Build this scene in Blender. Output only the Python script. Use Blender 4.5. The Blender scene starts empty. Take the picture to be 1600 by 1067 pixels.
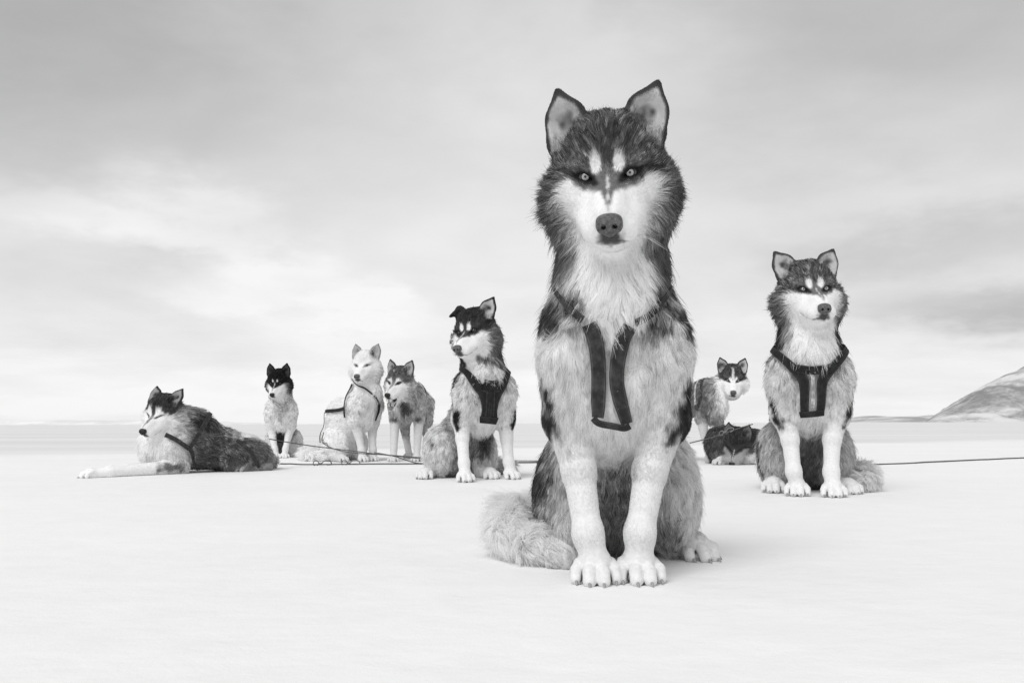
import bpy, math, random
import numpy as np
from mathutils import Vector, Matrix, kdtree

R = math.radians
SC = bpy.context.scene
COL = SC.collection
RNG = np.random.default_rng(7)
random.seed(7)

# ------------------------------------------------------------------ camera
CAM_H = 0.28
cam_d = bpy.data.cameras.new('camera')
cam_d.lens = 28.0
cam_d.sensor_width = 36.0
cam_d.clip_start = 0.02
cam_d.clip_end = 20000.0
cam = bpy.data.objects.new('camera', cam_d)
COL.objects.link(cam)
cam.location = (0, 0, CAM_H)
PITCH = math.atan(128.0 / 1244.4)
cam.rotation_euler = (Matrix.Rotation(math.pi / 2 + PITCH, 3, 'X') @ Matrix.Rotation(R(-0.18), 3, 'Z')).to_euler()
SC.camera = cam

# ------------------------------------------------------------------ render settings
SC.view_settings.view_transform = 'Standard'
SC.view_settings.look = 'None'
SC.view_settings.gamma = 1.0
SC.view_settings.exposure = 0.38
SC.view_settings.use_curve_mapping = False
SC.cycles.max_bounces = 16
SC.cycles.diffuse_bounces = 14
SC.cycles.transparent_max_bounces = 8
SC.cycles.use_denoising = True
SC.cycles.denoising_input_passes = 'RGB_ALBEDO_NORMAL'
SC.cycles.denoising_prefilter = 'NONE'          # keeps the single hairs
SC.cycles_curves.shape = 'RIBBONS'

# ------------------------------------------------------------------ node helpers
class NT:
    """small helper that writes shader math as python expressions"""
    def __init__(self, tree):
        self.t = tree
        self.n = tree.nodes
        self.l = tree.links
    def node(self, kind, **kw):
        nd = self.n.new(kind)
        for k, v in kw.items():
            setattr(nd, k, v)
        return nd
    def put(self, sock, v):
        if hasattr(v, 'is_linked'):
            self.l.new(v, sock)
        elif v is not None:
            sock.default_value = v
    def m(self, op, a, b=None, c=None, clamp=False):
        nd = self.node('ShaderNodeMath', operation=op, use_clamp=clamp)
        self.put(nd.inputs[0], a)
        if b is not None: self.put(nd.inputs[1], b)
        if c is not None: self.put(nd.inputs[2], c)
        return nd.outputs[0]
    def vm(self, op, a, b=None, s=None):
        nd = self.node('ShaderNodeVectorMath', operation=op)
        self.put(nd.inputs[0], a)
        if b is not None: self.put(nd.inputs[1], b)
        if s is not None: self.put(nd.inputs['Scale'], s)
        return nd.outputs['Value'] if op in ('LENGTH', 'DOT_PRODUCT', 'DISTANCE') else nd.outputs['Vector']
    def sep(self, v):
        nd = self.node('ShaderNodeSeparateXYZ'); self.put(nd.inputs[0], v); return nd.outputs
    def comb(self, x, y, z):
        nd = self.node('ShaderNodeCombineXYZ')
        for i, v in enumerate((x, y, z)): self.put(nd.inputs[i], v)
        return nd.outputs[0]
    def noise(self, vec, scale, detail=4, rough=0.5, dist=0.0):
        nd = self.node('ShaderNodeTexNoise')
        self.put(nd.inputs['Vector'], vec)
        nd.inputs['Scale'].default_value = scale
        nd.inputs['Detail'].default_value = detail
        nd.inputs['Roughness'].default_value = rough
        nd.inputs['Distortion'].default_value = dist
        return nd.outputs['Fac']
    def rng(self, v, a, b, c, d, smooth=True):
        nd = self.node('ShaderNodeMapRange')
        nd.interpolation_type = 'SMOOTHSTEP' if smooth else 'LINEAR'
        self.put(nd.inputs['Value'], v)
        for nm, x in zip(('From Min', 'From Max', 'To Min', 'To Max'), (a, b, c, d)): self.put(nd.inputs[nm], x)
        return nd.outputs[0]
    def mix(self, f, a, b):
        nd = self.node('ShaderNodeMix', data_type='FLOAT')
        self.put(nd.inputs[0], f); self.put(nd.inputs[2], a); self.put(nd.inputs[3], b)
        return nd.outputs[0]
    def grey(self, v):
        nd = self.node('ShaderNodeCombineColor')
        for i in range(3): self.put(nd.inputs[i], v)
        return nd.outputs[0]

def new_mat(name):
    m = bpy.data.materials.new(name)
    m.use_nodes = True
    m.node_tree.nodes.clear()
    return m, NT(m.node_tree)

# ------------------------------------------------------------------ world: overcast, black-and-white sky
SUN_AZ = R(-28)          # the sun stands behind the camera, to its left
SUN_EL = R(48)
world = bpy.data.worlds.new('World')
SC.world = world
world.use_nodes = True
wt = NT(world.node_tree)
world.node_tree.nodes.clear()
tc = wt.node('ShaderNodeTexCoord').outputs['Generated']
dx, dy, dz = wt.sep(tc)
sky = wt.node('ShaderNodeTexSky', sky_type='NISHITA')
sky.sun_disc = False
sky.sun_elevation = SUN_EL
sky.sun_rotation = math.pi - SUN_AZ
bw = wt.node('ShaderNodeRGBToBW')
wt.l.new(sky.outputs[0], bw.inputs[0])
clear = wt.m('MULTIPLY', bw.outputs[0], 0.1)
# cloud deck coordinates: flatten the dome so that clouds stretch towards the horizon
zz = wt.m('ADD', wt.m('MAXIMUM', dz, 0.0), 0.16)
cx = wt.m('DIVIDE', dx, zz)
cy = wt.m('DIVIDE', dy, zz)
deck = wt.comb(cx, wt.m('MULTIPLY', cy, 1.0), 0.0)
n1 = wt.noise(deck, 0.55, 5, 0.55, 0.6)
n2 = wt.noise(wt.vm('ADD', deck, (7.3, 2.1, 4.0)), 1.5, 5, 0.55, 0.25)
az = wt.m('ARCTAN2', dx, dy)
el = wt.m('ARCSINE', dz)
wob = wt.m('MULTIPLY', wt.m('SUBTRACT', wt.noise(wt.comb(wt.m('MULTIPLY', az, 1.0), wt.m('MULTIPLY', el, 2.4), 0.3), 5.0, 5, 0.58), 0.5), 0.34)
def blob(a0, e0, ra, re, amp):
    """a cloud body at azimuth / elevation a0, e0 (degrees)"""
    u = wt.m('DIVIDE', wt.m('SUBTRACT', wt.m('ADD', az, wob), R(a0)), R(ra))
    v = wt.m('DIVIDE', wt.m('SUBTRACT', wt.m('ADD', el, wt.m('MULTIPLY', wob, 0.5)), R(e0)), R(re))
    r2 = wt.m('ADD', wt.m('MULTIPLY', u, u), wt.m('MULTIPLY', v, v))
    return wt.m('MULTIPLY', wt.m('EXPONENT', wt.m('MULTIPLY', r2, -1.0)), amp)
base = wt.rng(el, R(-2), R(30), 0.71, 0.48, smooth=False)
val = wt.m('ADD', base, wt.m('MULTIPLY', wt.m('SUBTRACT', n1, 0.5), 0.24))
val = wt.m('ADD', val, wt.m('MULTIPLY', wt.m('SUBTRACT', n2, 0.5), 0.20))
for b in [(-30, 23, 15, 9, -0.13), (-27, 13, 8, 1.8, 0.14), (-18.5, 10.6, 3.5, 1.3, 0.15), (-20, 8.4, 6, 1.3, 0.09), (-10.5, 8.2, 4.5, 1.4, 0.12), (-24, 10.8, 6, 0.9, -0.06),
          (-20, 2.0, 26, 2.6, 0.07), (4, 26, 9, 5, 0.09), (33, 6.2, 10, 1.5, -0.22), (28, 11, 12, 2.0, -0.11), (26, 24, 14, 9, -0.09), (-4, 15, 16, 7, 0.06), (27, 14, 10, 2.2, 0.05)]:
    val = wt.m('ADD', val, blob(*b))
val = wt.m('MINIMUM', wt.m('MAXIMUM', val, 0.16), 0.75)
val = wt.mix(0.10, val, wt.m('MINIMUM', clear, 1.0))
bg = wt.node('ShaderNodeBackground')
wt.l.new(wt.grey(val), bg.inputs[0])
bg.inputs[1].default_value = 1.0
wo = wt.node('ShaderNodeOutputWorld')
wt.l.new(bg.outputs[0], wo.inputs[0])

# ------------------------------------------------------------------ sun behind thin cloud
sd = bpy.data.lights.new('sun', 'SUN')
sd.energy = 1.5
sd.angle = R(32)
sun = bpy.data.objects.new('sun', sd)
COL.objects.link(sun)
sdir = Vector((math.sin(SUN_AZ) * math.cos(SUN_EL), -math.cos(SUN_AZ) * math.cos(SUN_EL), math.sin(SUN_EL)))
sun.rotation_euler = sdir.to_track_quat('Z', 'Y').to_euler()
sun.location = (0, 0, 30)

# ------------------------------------------------------------------ numpy noise
_LAT = np.random.default_rng(3).random((64, 64, 64)).astype(np.float32)
def vnoise(p, scale, seed=0):
    """value noise in 0..1 at points p (n,3)"""
    q = np.asarray(p, np.float32) * scale + np.array([13.7, 5.1, 9.3], np.float32) * (seed + 1) + 100.0
    i = np.floor(q).astype(np.int32)
    f = q - i
    f = f * f * (3 - 2 * f)
    i &= 63
    j = (i + 1) & 63
    L = _LAT
    x0, y0, z0 = i.T; x1, y1, z1 = j.T
    fx, fy, fz = f.T
    a = L[x0, y0, z0] * (1 - fx) + L[x1, y0, z0] * fx
    b = L[x0, y1, z0] * (1 - fx) + L[x1, y1, z0] * fx
    c = L[x0, y0, z1] * (1 - fx) + L[x1, y0, z1] * fx
    d = L[x0, y1, z1] * (1 - fx) + L[x1, y1, z1] * fx
    return (a * (1 - fy) + b * fy) * (1 - fz) + (c * (1 - fy) + d * fy) * fz
def fbm(p, scale, octv=3, seed=0):
    s = 0; a = 0.5; t = 0
    for o in range(octv):
        s = s + a * vnoise(p, scale * 2 ** o, seed + o); t += a; a *= 0.5
    return s / t
def sstep(a, b, x):
    t = np.clip((x - a) / (b - a), 0, 1)
    return t * t * (3 - 2 * t)

# ------------------------------------------------------------------ object helpers
def link(o, parent=None, label=None, cat=None, group=None, kind=None):
    COL.objects.link(o)
    if parent is not None: o.parent = parent
    if label: o['label'] = label
    if cat: o['category'] = cat
    if group: o['group'] = group
    if kind: o['kind'] = kind
    return o
def mesh_obj(name, verts, faces, mat, parent=None, smooth=True, **kw):
    me = bpy.data.meshes.new(name)
    me.from_pydata([tuple(map(float, v)) for v in verts], [], [tuple(int(i) for i in f) for f in faces])
    me.materials.append(mat)
    if smooth: me.shade_smooth()
    return link(bpy.data.objects.new(name, me), parent, **kw)
def quad_mesh(name, V, F, mat, attrs=None):
    """fast quad mesh from numpy arrays"""
    me = bpy.data.meshes.new(name)
    me.vertices.add(len(V)); me.vertices.foreach_set('co', V.astype(np.float32).ravel())
    me.loops.add(F.size); me.loops.foreach_set('vertex_index', F.astype(np.int32).ravel())
    me.polygons.add(len(F)); me.polygons.foreach_set('loop_start', np.arange(0, F.size, 4, dtype=np.int32))
    me.update(calc_edges=True)
    me.shade_smooth()
    for k, v in (attrs or {}).items():
        me.attributes.new(k, 'FLOAT', 'POINT').data.foreach_set('value', v.astype(np.float32))
    me.materials.append(mat)
    return me
def tube(path, rad, seg=8, cap=True):
    """verts, faces of a tube along path (n,3); rad a number or one per point"""
    path = np.asarray(path, float); n = len(path)
    rad = np.broadcast_to(np.asarray(rad, float), (n,))
    T = np.gradient(path, axis=0); T /= np.linalg.norm(T, axis=1)[:, None] + 1e-12
    up = np.array([0, 0, 1.0]) if abs(T[0, 2]) < 0.9 else np.array([1.0, 0, 0])
    V = []; F = []
    for i in range(n):
        s = np.cross(T[i], up); s /= np.linalg.norm(s) + 1e-12
        up = np.cross(s, T[i])
        for j in range(seg):
            a = 2 * math.pi * j / seg
            V.append(path[i] + rad[i] * (math.cos(a) * s + math.sin(a) * up))
    for i in range(n - 1):
        for j in range(seg):
            k = (j + 1) % seg
            F.append((i * seg + j, i * seg + k, (i + 1) * seg + k, (i + 1) * seg + j))
    if cap:
        F.append(tuple(range(seg))[::-1]); F.append(tuple(range((n - 1) * seg, n * seg)))
    return V, F
def catmull(pts, n):
    P = np.asarray(pts, float)
    P = np.vstack([2 * P[0] - P[1], P, 2 * P[-1] - P[-2]])
    out = []
    m = len(P) - 3
    for t in np.linspace(0, m - 1e-6, n):
        i = int(t); f = t - i
        a, b, c, d = P[i:i + 4]
        out.append(0.5 * (2 * b + (c - a) * f + (2 * a - 5 * b + 4 * c - d) * f ** 2 + (3 * b - a - 3 * c + d) * f ** 3))
    return np.array(out)

# ------------------------------------------------------------------ materials
def mat_snow():
    m, t = new_mat('snow')
    geo = t.node('ShaderNodeNewGeometry')
    pos = geo.outputs['Position']
    px, py, pz = t.sep(pos)
    # wind-polished ice beyond the near snow field, greyer than the loose snow
    edge = t.m('ADD', py, t.m('ADD', t.m('MULTIPLY', t.m('SUBTRACT', t.noise(t.vm('MULTIPLY', pos, (0.22, 0.5, 1)), 1.0, 3), 0.5), 3.4), t.m('MULTIPLY', px, -0.35)))
    ice = t.rng(edge, 8.2, 10.0, 0.0, 1.0)
    streak = t.noise(t.vm('MULTIPLY', pos, (0.10, 0.9, 1)), 0.5, 4, 0.6)
    patch = t.noise(t.vm('MULTIPLY', pos, (0.6, 1.0, 1)), 1.3, 4, 0.55)
    crust = t.noise(pos, 9.0, 3, 0.55)
    v = t.m('ADD', 0.83, t.m('MULTIPLY', t.m('SUBTRACT', patch, 0.5), 0.10))
    v = t.m('ADD', v, t.m('MULTIPLY', t.m('SUBTRACT', crust, 0.5), 0.06))
    v = t.mix(ice, v, t.m('ADD', 0.70, t.m('MULTIPLY', t.m('SUBTRACT', streak, 0.5), 0.30)))
    b = t.node('ShaderNodeBsdfPrincipled')
    t.l.new(t.grey(v), b.inputs['Base Color'])
    b.inputs['Roughness'].default_value = 0.75
    b.inputs['Specular IOR Level'].default_value = 0.25
    bh = t.m('ADD', t.m('MULTIPLY', t.noise(pos, 220.0, 2, 0.6), 0.0009), t.m('MULTIPLY', t.noise(t.vm('MULTIPLY', pos, (1.0, 1.5, 1)), 9.0, 5, 0.58), 0.008))
    bp = t.node('ShaderNodeBump')
    bp.inputs['Strength'].default_value = 0.55
    bp.inputs['Distance'].default_value = 1.0
    t.l.new(bh, bp.inputs['Height'])
    t.l.new(bp.outputs[0], b.inputs['Normal'])
    o = t.node('ShaderNodeOutputMaterial')
    t.l.new(b.outputs[0], o.inputs[0])
    return m
def mat_rock(name, lo, hi, sc):
    m, t = new_mat(name)
    pos = t.node('ShaderNodeNewGeometry').outputs['Position']
    nz = t.sep(t.node('ShaderNodeNewGeometry').outputs['Normal'])[2]
    a = t.noise(t.vm('MULTIPLY', pos, (1.0, 1.0, 1.6)), sc, 6, 0.62, 0.5)
    b2 = t.noise(pos, sc * 6, 5, 0.7)
    f = t.rng(t.m('ADD', t.m('MULTIPLY', a, 0.75), t.m('MULTIPLY', b2, 0.25)), 0.40, 0.62, 0, 1)
    b = t.node('ShaderNodeBsdfPrincipled')
    t.l.new(t.grey(t.mix(f, lo, hi)), b.inputs['Base Color'])
    b.inputs['Roughness'].default_value = 0.95
    b.inputs['Specular IOR Level'].default_value = 0.05
    o = t.node('ShaderNodeOutputMaterial')
    t.l.new(b.outputs[0], o.inputs[0])
    return m
def mat_skin():
    m, t = new_mat('coat_underlayer')
    at = t.node('ShaderNodeAttribute', attribute_name='grey')
    pos = t.node('ShaderNodeTexCoord').outputs['Object']
    v = t.m('MULTIPLY', at.outputs['Fac'], t.rng(t.noise(pos, 160, 3), 0.3, 0.7, 0.92, 1.03))
    b = t.node('ShaderNodeBsdfPrincipled')
    t.l.new(t.grey(v), b.inputs['Base Color'])
    b.inputs['Roughness'].default_value = 0.85
    b.inputs['Specular IOR Level'].default_value = 0.15
    o = t.node('ShaderNodeOutputMaterial')
    t.l.new(b.outputs[0], o.inputs[0])
    return m
def mat_fur():
    m, t = new_mat('fur_strands')
    g = t.node('ShaderNodeAttribute', attribute_name='grey').outputs['Fac']
    d = t.node('ShaderNodeBsdfDiffuse')
    t.l.new(t.grey(g), d.inputs['Color'])
    tl = t.node('ShaderNodeBsdfTranslucent')
    t.l.new(t.grey(g), tl.inputs['Color'])
    gl = t.node('ShaderNodeBsdfGlossy')
    gl.inputs['Roughness'].default_value = 0.45
    gl.inputs['Color'].default_value = (0.5, 0.5, 0.5, 1)
    m1 = t.node('ShaderNodeMixShader'); m1.inputs[0].default_value = 0.46
    t.l.new(d.outputs[0], m1.inputs[1]); t.l.new(tl.outputs[0], m1.inputs[2])
    m2 = t.node('ShaderNodeMixShader'); m2.inputs[0].default_value = 0.035
    t.l.new(m1.outputs[0], m2.inputs[1]); t.l.new(gl.outputs[0], m2.inputs[2])
    o = t.node('ShaderNodeOutputMaterial')
    t.l.new(m2.outputs[0], o.inputs[0])
    return m
def mat_plain(name, v, rough=0.6, spec=0.3, bump=0.0, bscale=200.0, var=0.0):
    m, t = new_mat(name)
    pos = t.node('ShaderNodeTexCoord').outputs['Object']
    b = t.node('ShaderNodeBsdfPrincipled')
    if var:
        nv = t.noise(pos, bscale * 0.3, 4, 0.6)
        t.l.new(t.grey(t.rng(nv, 0.3, 0.7, max(v - var, 0.004), v + var)), b.inputs['Base Color'])
    else:
        b.inputs['Base Color'].default_value = (v, v, v, 1)
    b.inputs['Roughness'].default_value = rough
    b.inputs['Specular IOR Level'].default_value = spec
    if bump:
        bp = t.node('ShaderNodeBump')
        bp.inputs['Strength'].default_value = bump
        bp.inputs['Distance'].default_value = 0.002
        t.l.new(t.noise(pos, bscale, 3), bp.inputs['Height'])
        t.l.new(bp.outputs[0], b.inputs['Normal'])
    o = t.node('ShaderNodeOutputMaterial')
    t.l.new(b.outputs[0], o.inputs[0])
    return m
def mat_eye(name, iris):
    """unit eyeball looking along local -Y: pupil, iris, dark rim, white"""
    m, t = new_mat(name)
    pos = t.node('ShaderNodeTexCoord').outputs['Object']
    x, y, z = t.sep(pos)
    r = t.m('SQRT', t.m('ADD', t.m('MULTIPLY', x, x), t.m('MULTIPLY', z, z)))
    ang = t.m('ARCTAN2', z, x)
    fib = t.noise(t.comb(t.m('COSINE', ang), t.m('SINE', ang), t.m('MULTIPLY', r, 0.6)), 9.0, 3)
    ir = t.m('MULTIPLY', iris, t.rng(fib, 0.3, 0.7, 0.75, 1.2))
    v = t.mix(t.rng(r, 0.14, 0.22, 0, 1), 0.006, ir)
    v = t.mix(t.rng(r, 0.44, 0.54, 0, 1), v, 0.010)
    v = t.mix(t.rng(r, 0.66, 0.74, 0, 1), v, 0.05)
    b = t.node('ShaderNodeBsdfPrincipled')
    t.l.new(t.grey(v), b.inputs['Base Color'])
    b.inputs['Roughness'].default_value = 0.08
    b.inputs['Specular IOR Level'].default_value = 0.5
    o = t.node('ShaderNodeOutputMaterial')
    t.l.new(b.outputs[0], o.inputs[0])
    return m
def mat_webbing(name='harness_webbing', v=0.035):
    m, t = new_mat(name)
    pos = t.node('ShaderNodeTexCoord').outputs['Object']
    x, y, z = t.sep(pos)
    weave = t.m('ADD', t.m('SINE', t.m('MULTIPLY', z, 3400.0)), t.m('SINE', t.m('MULTIPLY', x, 3100.0)))
    worn = t.noise(pos, 55.0, 4, 0.65)
    val = t.m('MULTIPLY', t.rng(worn, 0.35, 0.75, v * 0.7, v * 2.2), t.rng(weave, -2, 2, 0.92, 1.08))
    ac = t.m('ABSOLUTE', t.node('ShaderNodeAttribute', attribute_name='across').outputs['Fac'])
    stitch = t.m('MULTIPLY', t.rng(t.m('ABSOLUTE', t.m('SUBTRACT', ac, 0.41)), 0.03, 0.06, 1, 0), 0.6)
    val = t.mix(stitch, val, t.m('ADD', t.m('MULTIPLY', val, 1.6), 0.03))
    b = t.node('ShaderNodeBsdfPrincipled')
    t.l.new(t.grey(val), b.inputs['Base Color'])
    b.inputs['Roughness'].default_value = 0.7
    b.inputs['Specular IOR Level'].default_value = 0.25
    bp = t.node('ShaderNodeBump')
    bp.inputs['Strength'].default_value = 0.5; bp.inputs['Distance'].default_value = 0.0006
    t.l.new(weave, bp.inputs['Height']); t.l.new(bp.outputs[0], b.inputs['Normal'])
    o = t.node('ShaderNodeOutputMaterial')
    t.l.new(b.outputs[0], o.inputs[0])
    return m
M_SNOW = mat_snow()
M_SKIN = mat_skin()
M_FUR = mat_fur()
M_NOSE = mat_plain('nose_leather', 0.085, 0.38, 0.5, 0.9, 26.0, 0.04)
M_NOSE_D = mat_plain('nose_leather_dark', 0.012, 0.4, 0.4, 0.8, 26.0)
M_WHISKER = mat_plain('whisker', 0.6, 0.5, 0.3, 0, 0)
M_CLAW = mat_plain('claw_horn', 0.30, 0.4, 0.4, 0, 0)
M_EYE = mat_eye('eye_pale', 0.34)
M_EYE_D = mat_eye('eye_dark', 0.05)
M_WEB = mat_webbing('harness_webbing', 0.028)
M_WEB_D = mat_webbing('harness_webbing_black', 0.012)
M_WEB_L = mat_webbing('harness_webbing_pale', 0.33)
M_ROPE = mat_plain('rope', 0.10, 0.8, 0.1, 0.8, 500.0, 0.04)
M_STEEL = mat_plain('steel_fitting', 0.16, 0.35, 0.6, 0.2, 200.0, 0.05)
M_TONGUE = mat_plain('tongue', 0.17, 0.35, 0.5, 0.4, 400.0, 0.04)
M_TOOTH = mat_plain('tooth', 0.75, 0.3, 0.5, 0, 0)
M_MOUTH = mat_plain('mouth_lining', 0.012, 0.5, 0.3, 0.2, 100.0)

# ------------------------------------------------------------------ ground, hills
def build_ground():
    nr, na = 150, 300
    rad = np.concatenate([np.geomspace(0.25, 30, nr - 30), np.geomspace(33, 9000, 30)])
    ang = np.linspace(0, 2 * math.pi, na, endpoint=False)
    # more rays where the camera looks
    ang = ang + 0.55 * np.sin(2 * (ang - math.pi / 2)) * 0 
    rr, aa = np.meshgrid(rad, ang, indexing='ij')
    X = rr * np.cos(aa); Y = rr * np.sin(aa)
    P = np.stack([X.ravel(), Y.ravel(), np.zeros(X.size)], 1)
    Z = (fbm(P * [1, 1.5, 1], 0.8, 3, 1) - 0.5) * 0.012 + (fbm(P * [1, 1.8, 1], 5.0, 2, 5) - 0.5) * 0.005
    Z *= sstep(40, 8, rr.ravel())
    Z += (fbm(P * [0.3, 1, 1], 0.10, 3, 9) - 0.5) * 0.10 * sstep(8, 40, rr.ravel())
    Z += 0.007
    P[:, 2] = Z
    P = np.vstack([P, [[0, 0, 0.003]]])
    n = len(P) - 1
    i = np.arange(nr - 1)[:, None] * na; j = np.arange(na)[None, :]; k = (j + 1) % na
    F = np.stack([i + j, i + na + j, i + na + k, i + k], -1).reshape(-1, 4)
    me = bpy.data.meshes.new('snow_field')
    me.from_pydata(P.tolist(), [], F.tolist() + [(n, int(a), int((a + 1) % na)) for a in range(na)])
    me.shade_smooth(); me.materials.append(M_SNOW)
    o = link(bpy.data.objects.new('snow_field', me), label='flat white snow field running out to the horizon', kind='structure')
    return o
def heightfield(name, x0, x1, y0, y1, nx, ny, fn, mat, label):
    xs = np.linspace(x0, x1, nx); ys = np.linspace(y0, y1, ny)
    X, Y = np.meshgrid(xs, ys, indexing='ij')
    Z = fn(X, Y)
    V = np.stack([X.ravel(), Y.ravel(), Z.ravel()], 1)
    i = np.arange(nx - 1)[:, None] * ny; j = np.arange(ny - 1)[None, :]
    F = np.stack([i + j, i + ny + j, i + ny + j + 1, i + j + 1], -1).reshape(-1, 4)
    me = quad_mesh(name, V, F, mat)
    return link(bpy.data.objects.new(name, me), label=label, kind='structure')
build_ground()
def hill_fn(X, Y):
    P = np.stack([X.ravel(), Y.ravel(), 0 * X.ravel()], 1)
    n = (fbm(P, 0.006, 4, 4).reshape(X.shape) - 0.5)
    f2 = (fbm(P, 0.05, 3, 8).reshape(X.shape) - 0.5)
    across = X - 0.517 * Y                       # the flank runs away from the viewer
    ridge = np.clip((across + n * 10) * 0.66, 0, None)
    ridge = 260 * (1 - np.exp(-ridge / 260)) * 1.08
    side = sstep(1290, 1560, Y - 0.10 * X) * sstep(2500, 1900, Y)
    gul = np.abs(fbm(P * [1, 0.4, 1], 0.016, 2, 11).reshape(X.shape) - 0.5)
    return ridge * side * (1 + 0.10 * n) - gul * 18 * sstep(6, 40, ridge) + f2 * 6.0 * sstep(0, 10, ridge) - 0.6
heightfield('hill', 640, 1700, 1280, 2550, 230, 230, hill_fn, mat_rock('snowy_rock', 0.24, 0.66, 0.009), 'snow-streaked hill rising at the right edge')
def low_fn(X, Y):
    P = np.stack([X.ravel(), Y.ravel(), 0 * X.ravel()], 1)
    n = fbm(P * [1, 0.6, 1], 0.0026, 4, 21).reshape(X.shape)
    e = sstep(1850, 2250, X) * sstep(3900, 4300, Y) * sstep(5400, 4900, Y)
    return (14 + n * 52) * e - 1.0
heightfield('far_hills', 1700, 4200, 3800, 5500, 150, 40, low_fn, mat_rock('far_snowy_rock', 0.35, 0.7, 0.004), 'low pale hills far off on the right of the horizon')
def low_fn2(X, Y):
    P = np.stack([X.ravel(), Y.ravel(), 0 * X.ravel()], 1)
    n = fbm(P * [1, 0.6, 1], 0.0016, 4, 31).reshape(X.shape)
    e = sstep(-1700, -2900, X) * sstep(5900, 6300, Y) * sstep(7400, 6900, Y)
    return (8 + n * 45) * e - 1.0
heightfield('far_coast', -6000, -1500, 5800, 7500, 150, 40, low_fn2, mat_rock('coast_snow', 0.7, 0.85, 0.003), 'faint low coast on the left of the horizon')

# ================================================================== dog engine
# A dog is a smooth union of tapered limbs and ellipsoids (one continuous skin), meshed with
# surface nets; coat colour, lie and length of the hair come from the same pieces.
def rotm(yaw=0, pitch=0, roll=0):
    return np.array(Matrix.Rotation(R(yaw), 3, 'Z') @ Matrix.Rotation(R(pitch), 3, 'X') @ Matrix.Rotation(R(roll), 3, 'Y'))

class Frame:
    def __init__(self, pos=(0, 0, 0), rot=None, s=1.0):
        self.p = np.array(pos, float); self.R = np.eye(3) if rot is None else rot; self.s = s
    def pt(self, v): return self.p + self.s * (self.R @ np.array(v, float))
    def inv(self, P): return ((P - self.p) @ self.R) / self.s
    def sub(self, pos, rot=None, s=1.0):
        return Frame(self.pt(pos), self.R @ (np.eye(3) if rot is None else rot), self.s * s)

class Prim:
    __slots__ = ('kind', 'a', 'b', 'ra', 'rb', 'Rm', 'rad', 'k', 'sub', 'hair', 'lay', 'flow', 'grey', 'lo', 'hi', 'dens', 'sq', 'ag')
    def dist(self, P):
        if self.kind == 'el':
            q = (P - self.a) @ self.Rm
            k0 = np.sqrt(((q / self.rad) ** 2).sum(1)) + 1e-9
            k1 = np.sqrt(((q / self.rad ** 2) ** 2).sum(1)) + 1e-9
            return k0 * (k0 - 1) / k1
        a, b = self.a, self.b
        if self.sq is not None:                       # squashed limb: scale space along one axis
            ax, f = self.sq
            P = P + np.outer((P - a) @ ax, ax) * (1 / f - 1)
            b = b + ax * ((b - a) @ ax) * (1 / f - 1)
        ba = b - a
        L = np.sqrt(ba @ ba); x = ((P - a) @ ba) / L
        sa = np.clip((self.ra - self.rb) / L, -0.9, 0.9)
        y = np.sqrt(np.maximum(((P - a) ** 2).sum(1) - x * x, 0))
        h = np.clip((x - y * sa / np.sqrt(1 - sa * sa)) / L, 0, 1)      # true round cone: sides stay tangent to the end caps
        d = np.sqrt(((P - a - h[:, None] * ba) ** 2).sum(1)) - (self.ra + (self.rb - self.ra) * h)
        if self.sq is not None: d = d * max(self.sq[1], 0.6)
        return d

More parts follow.
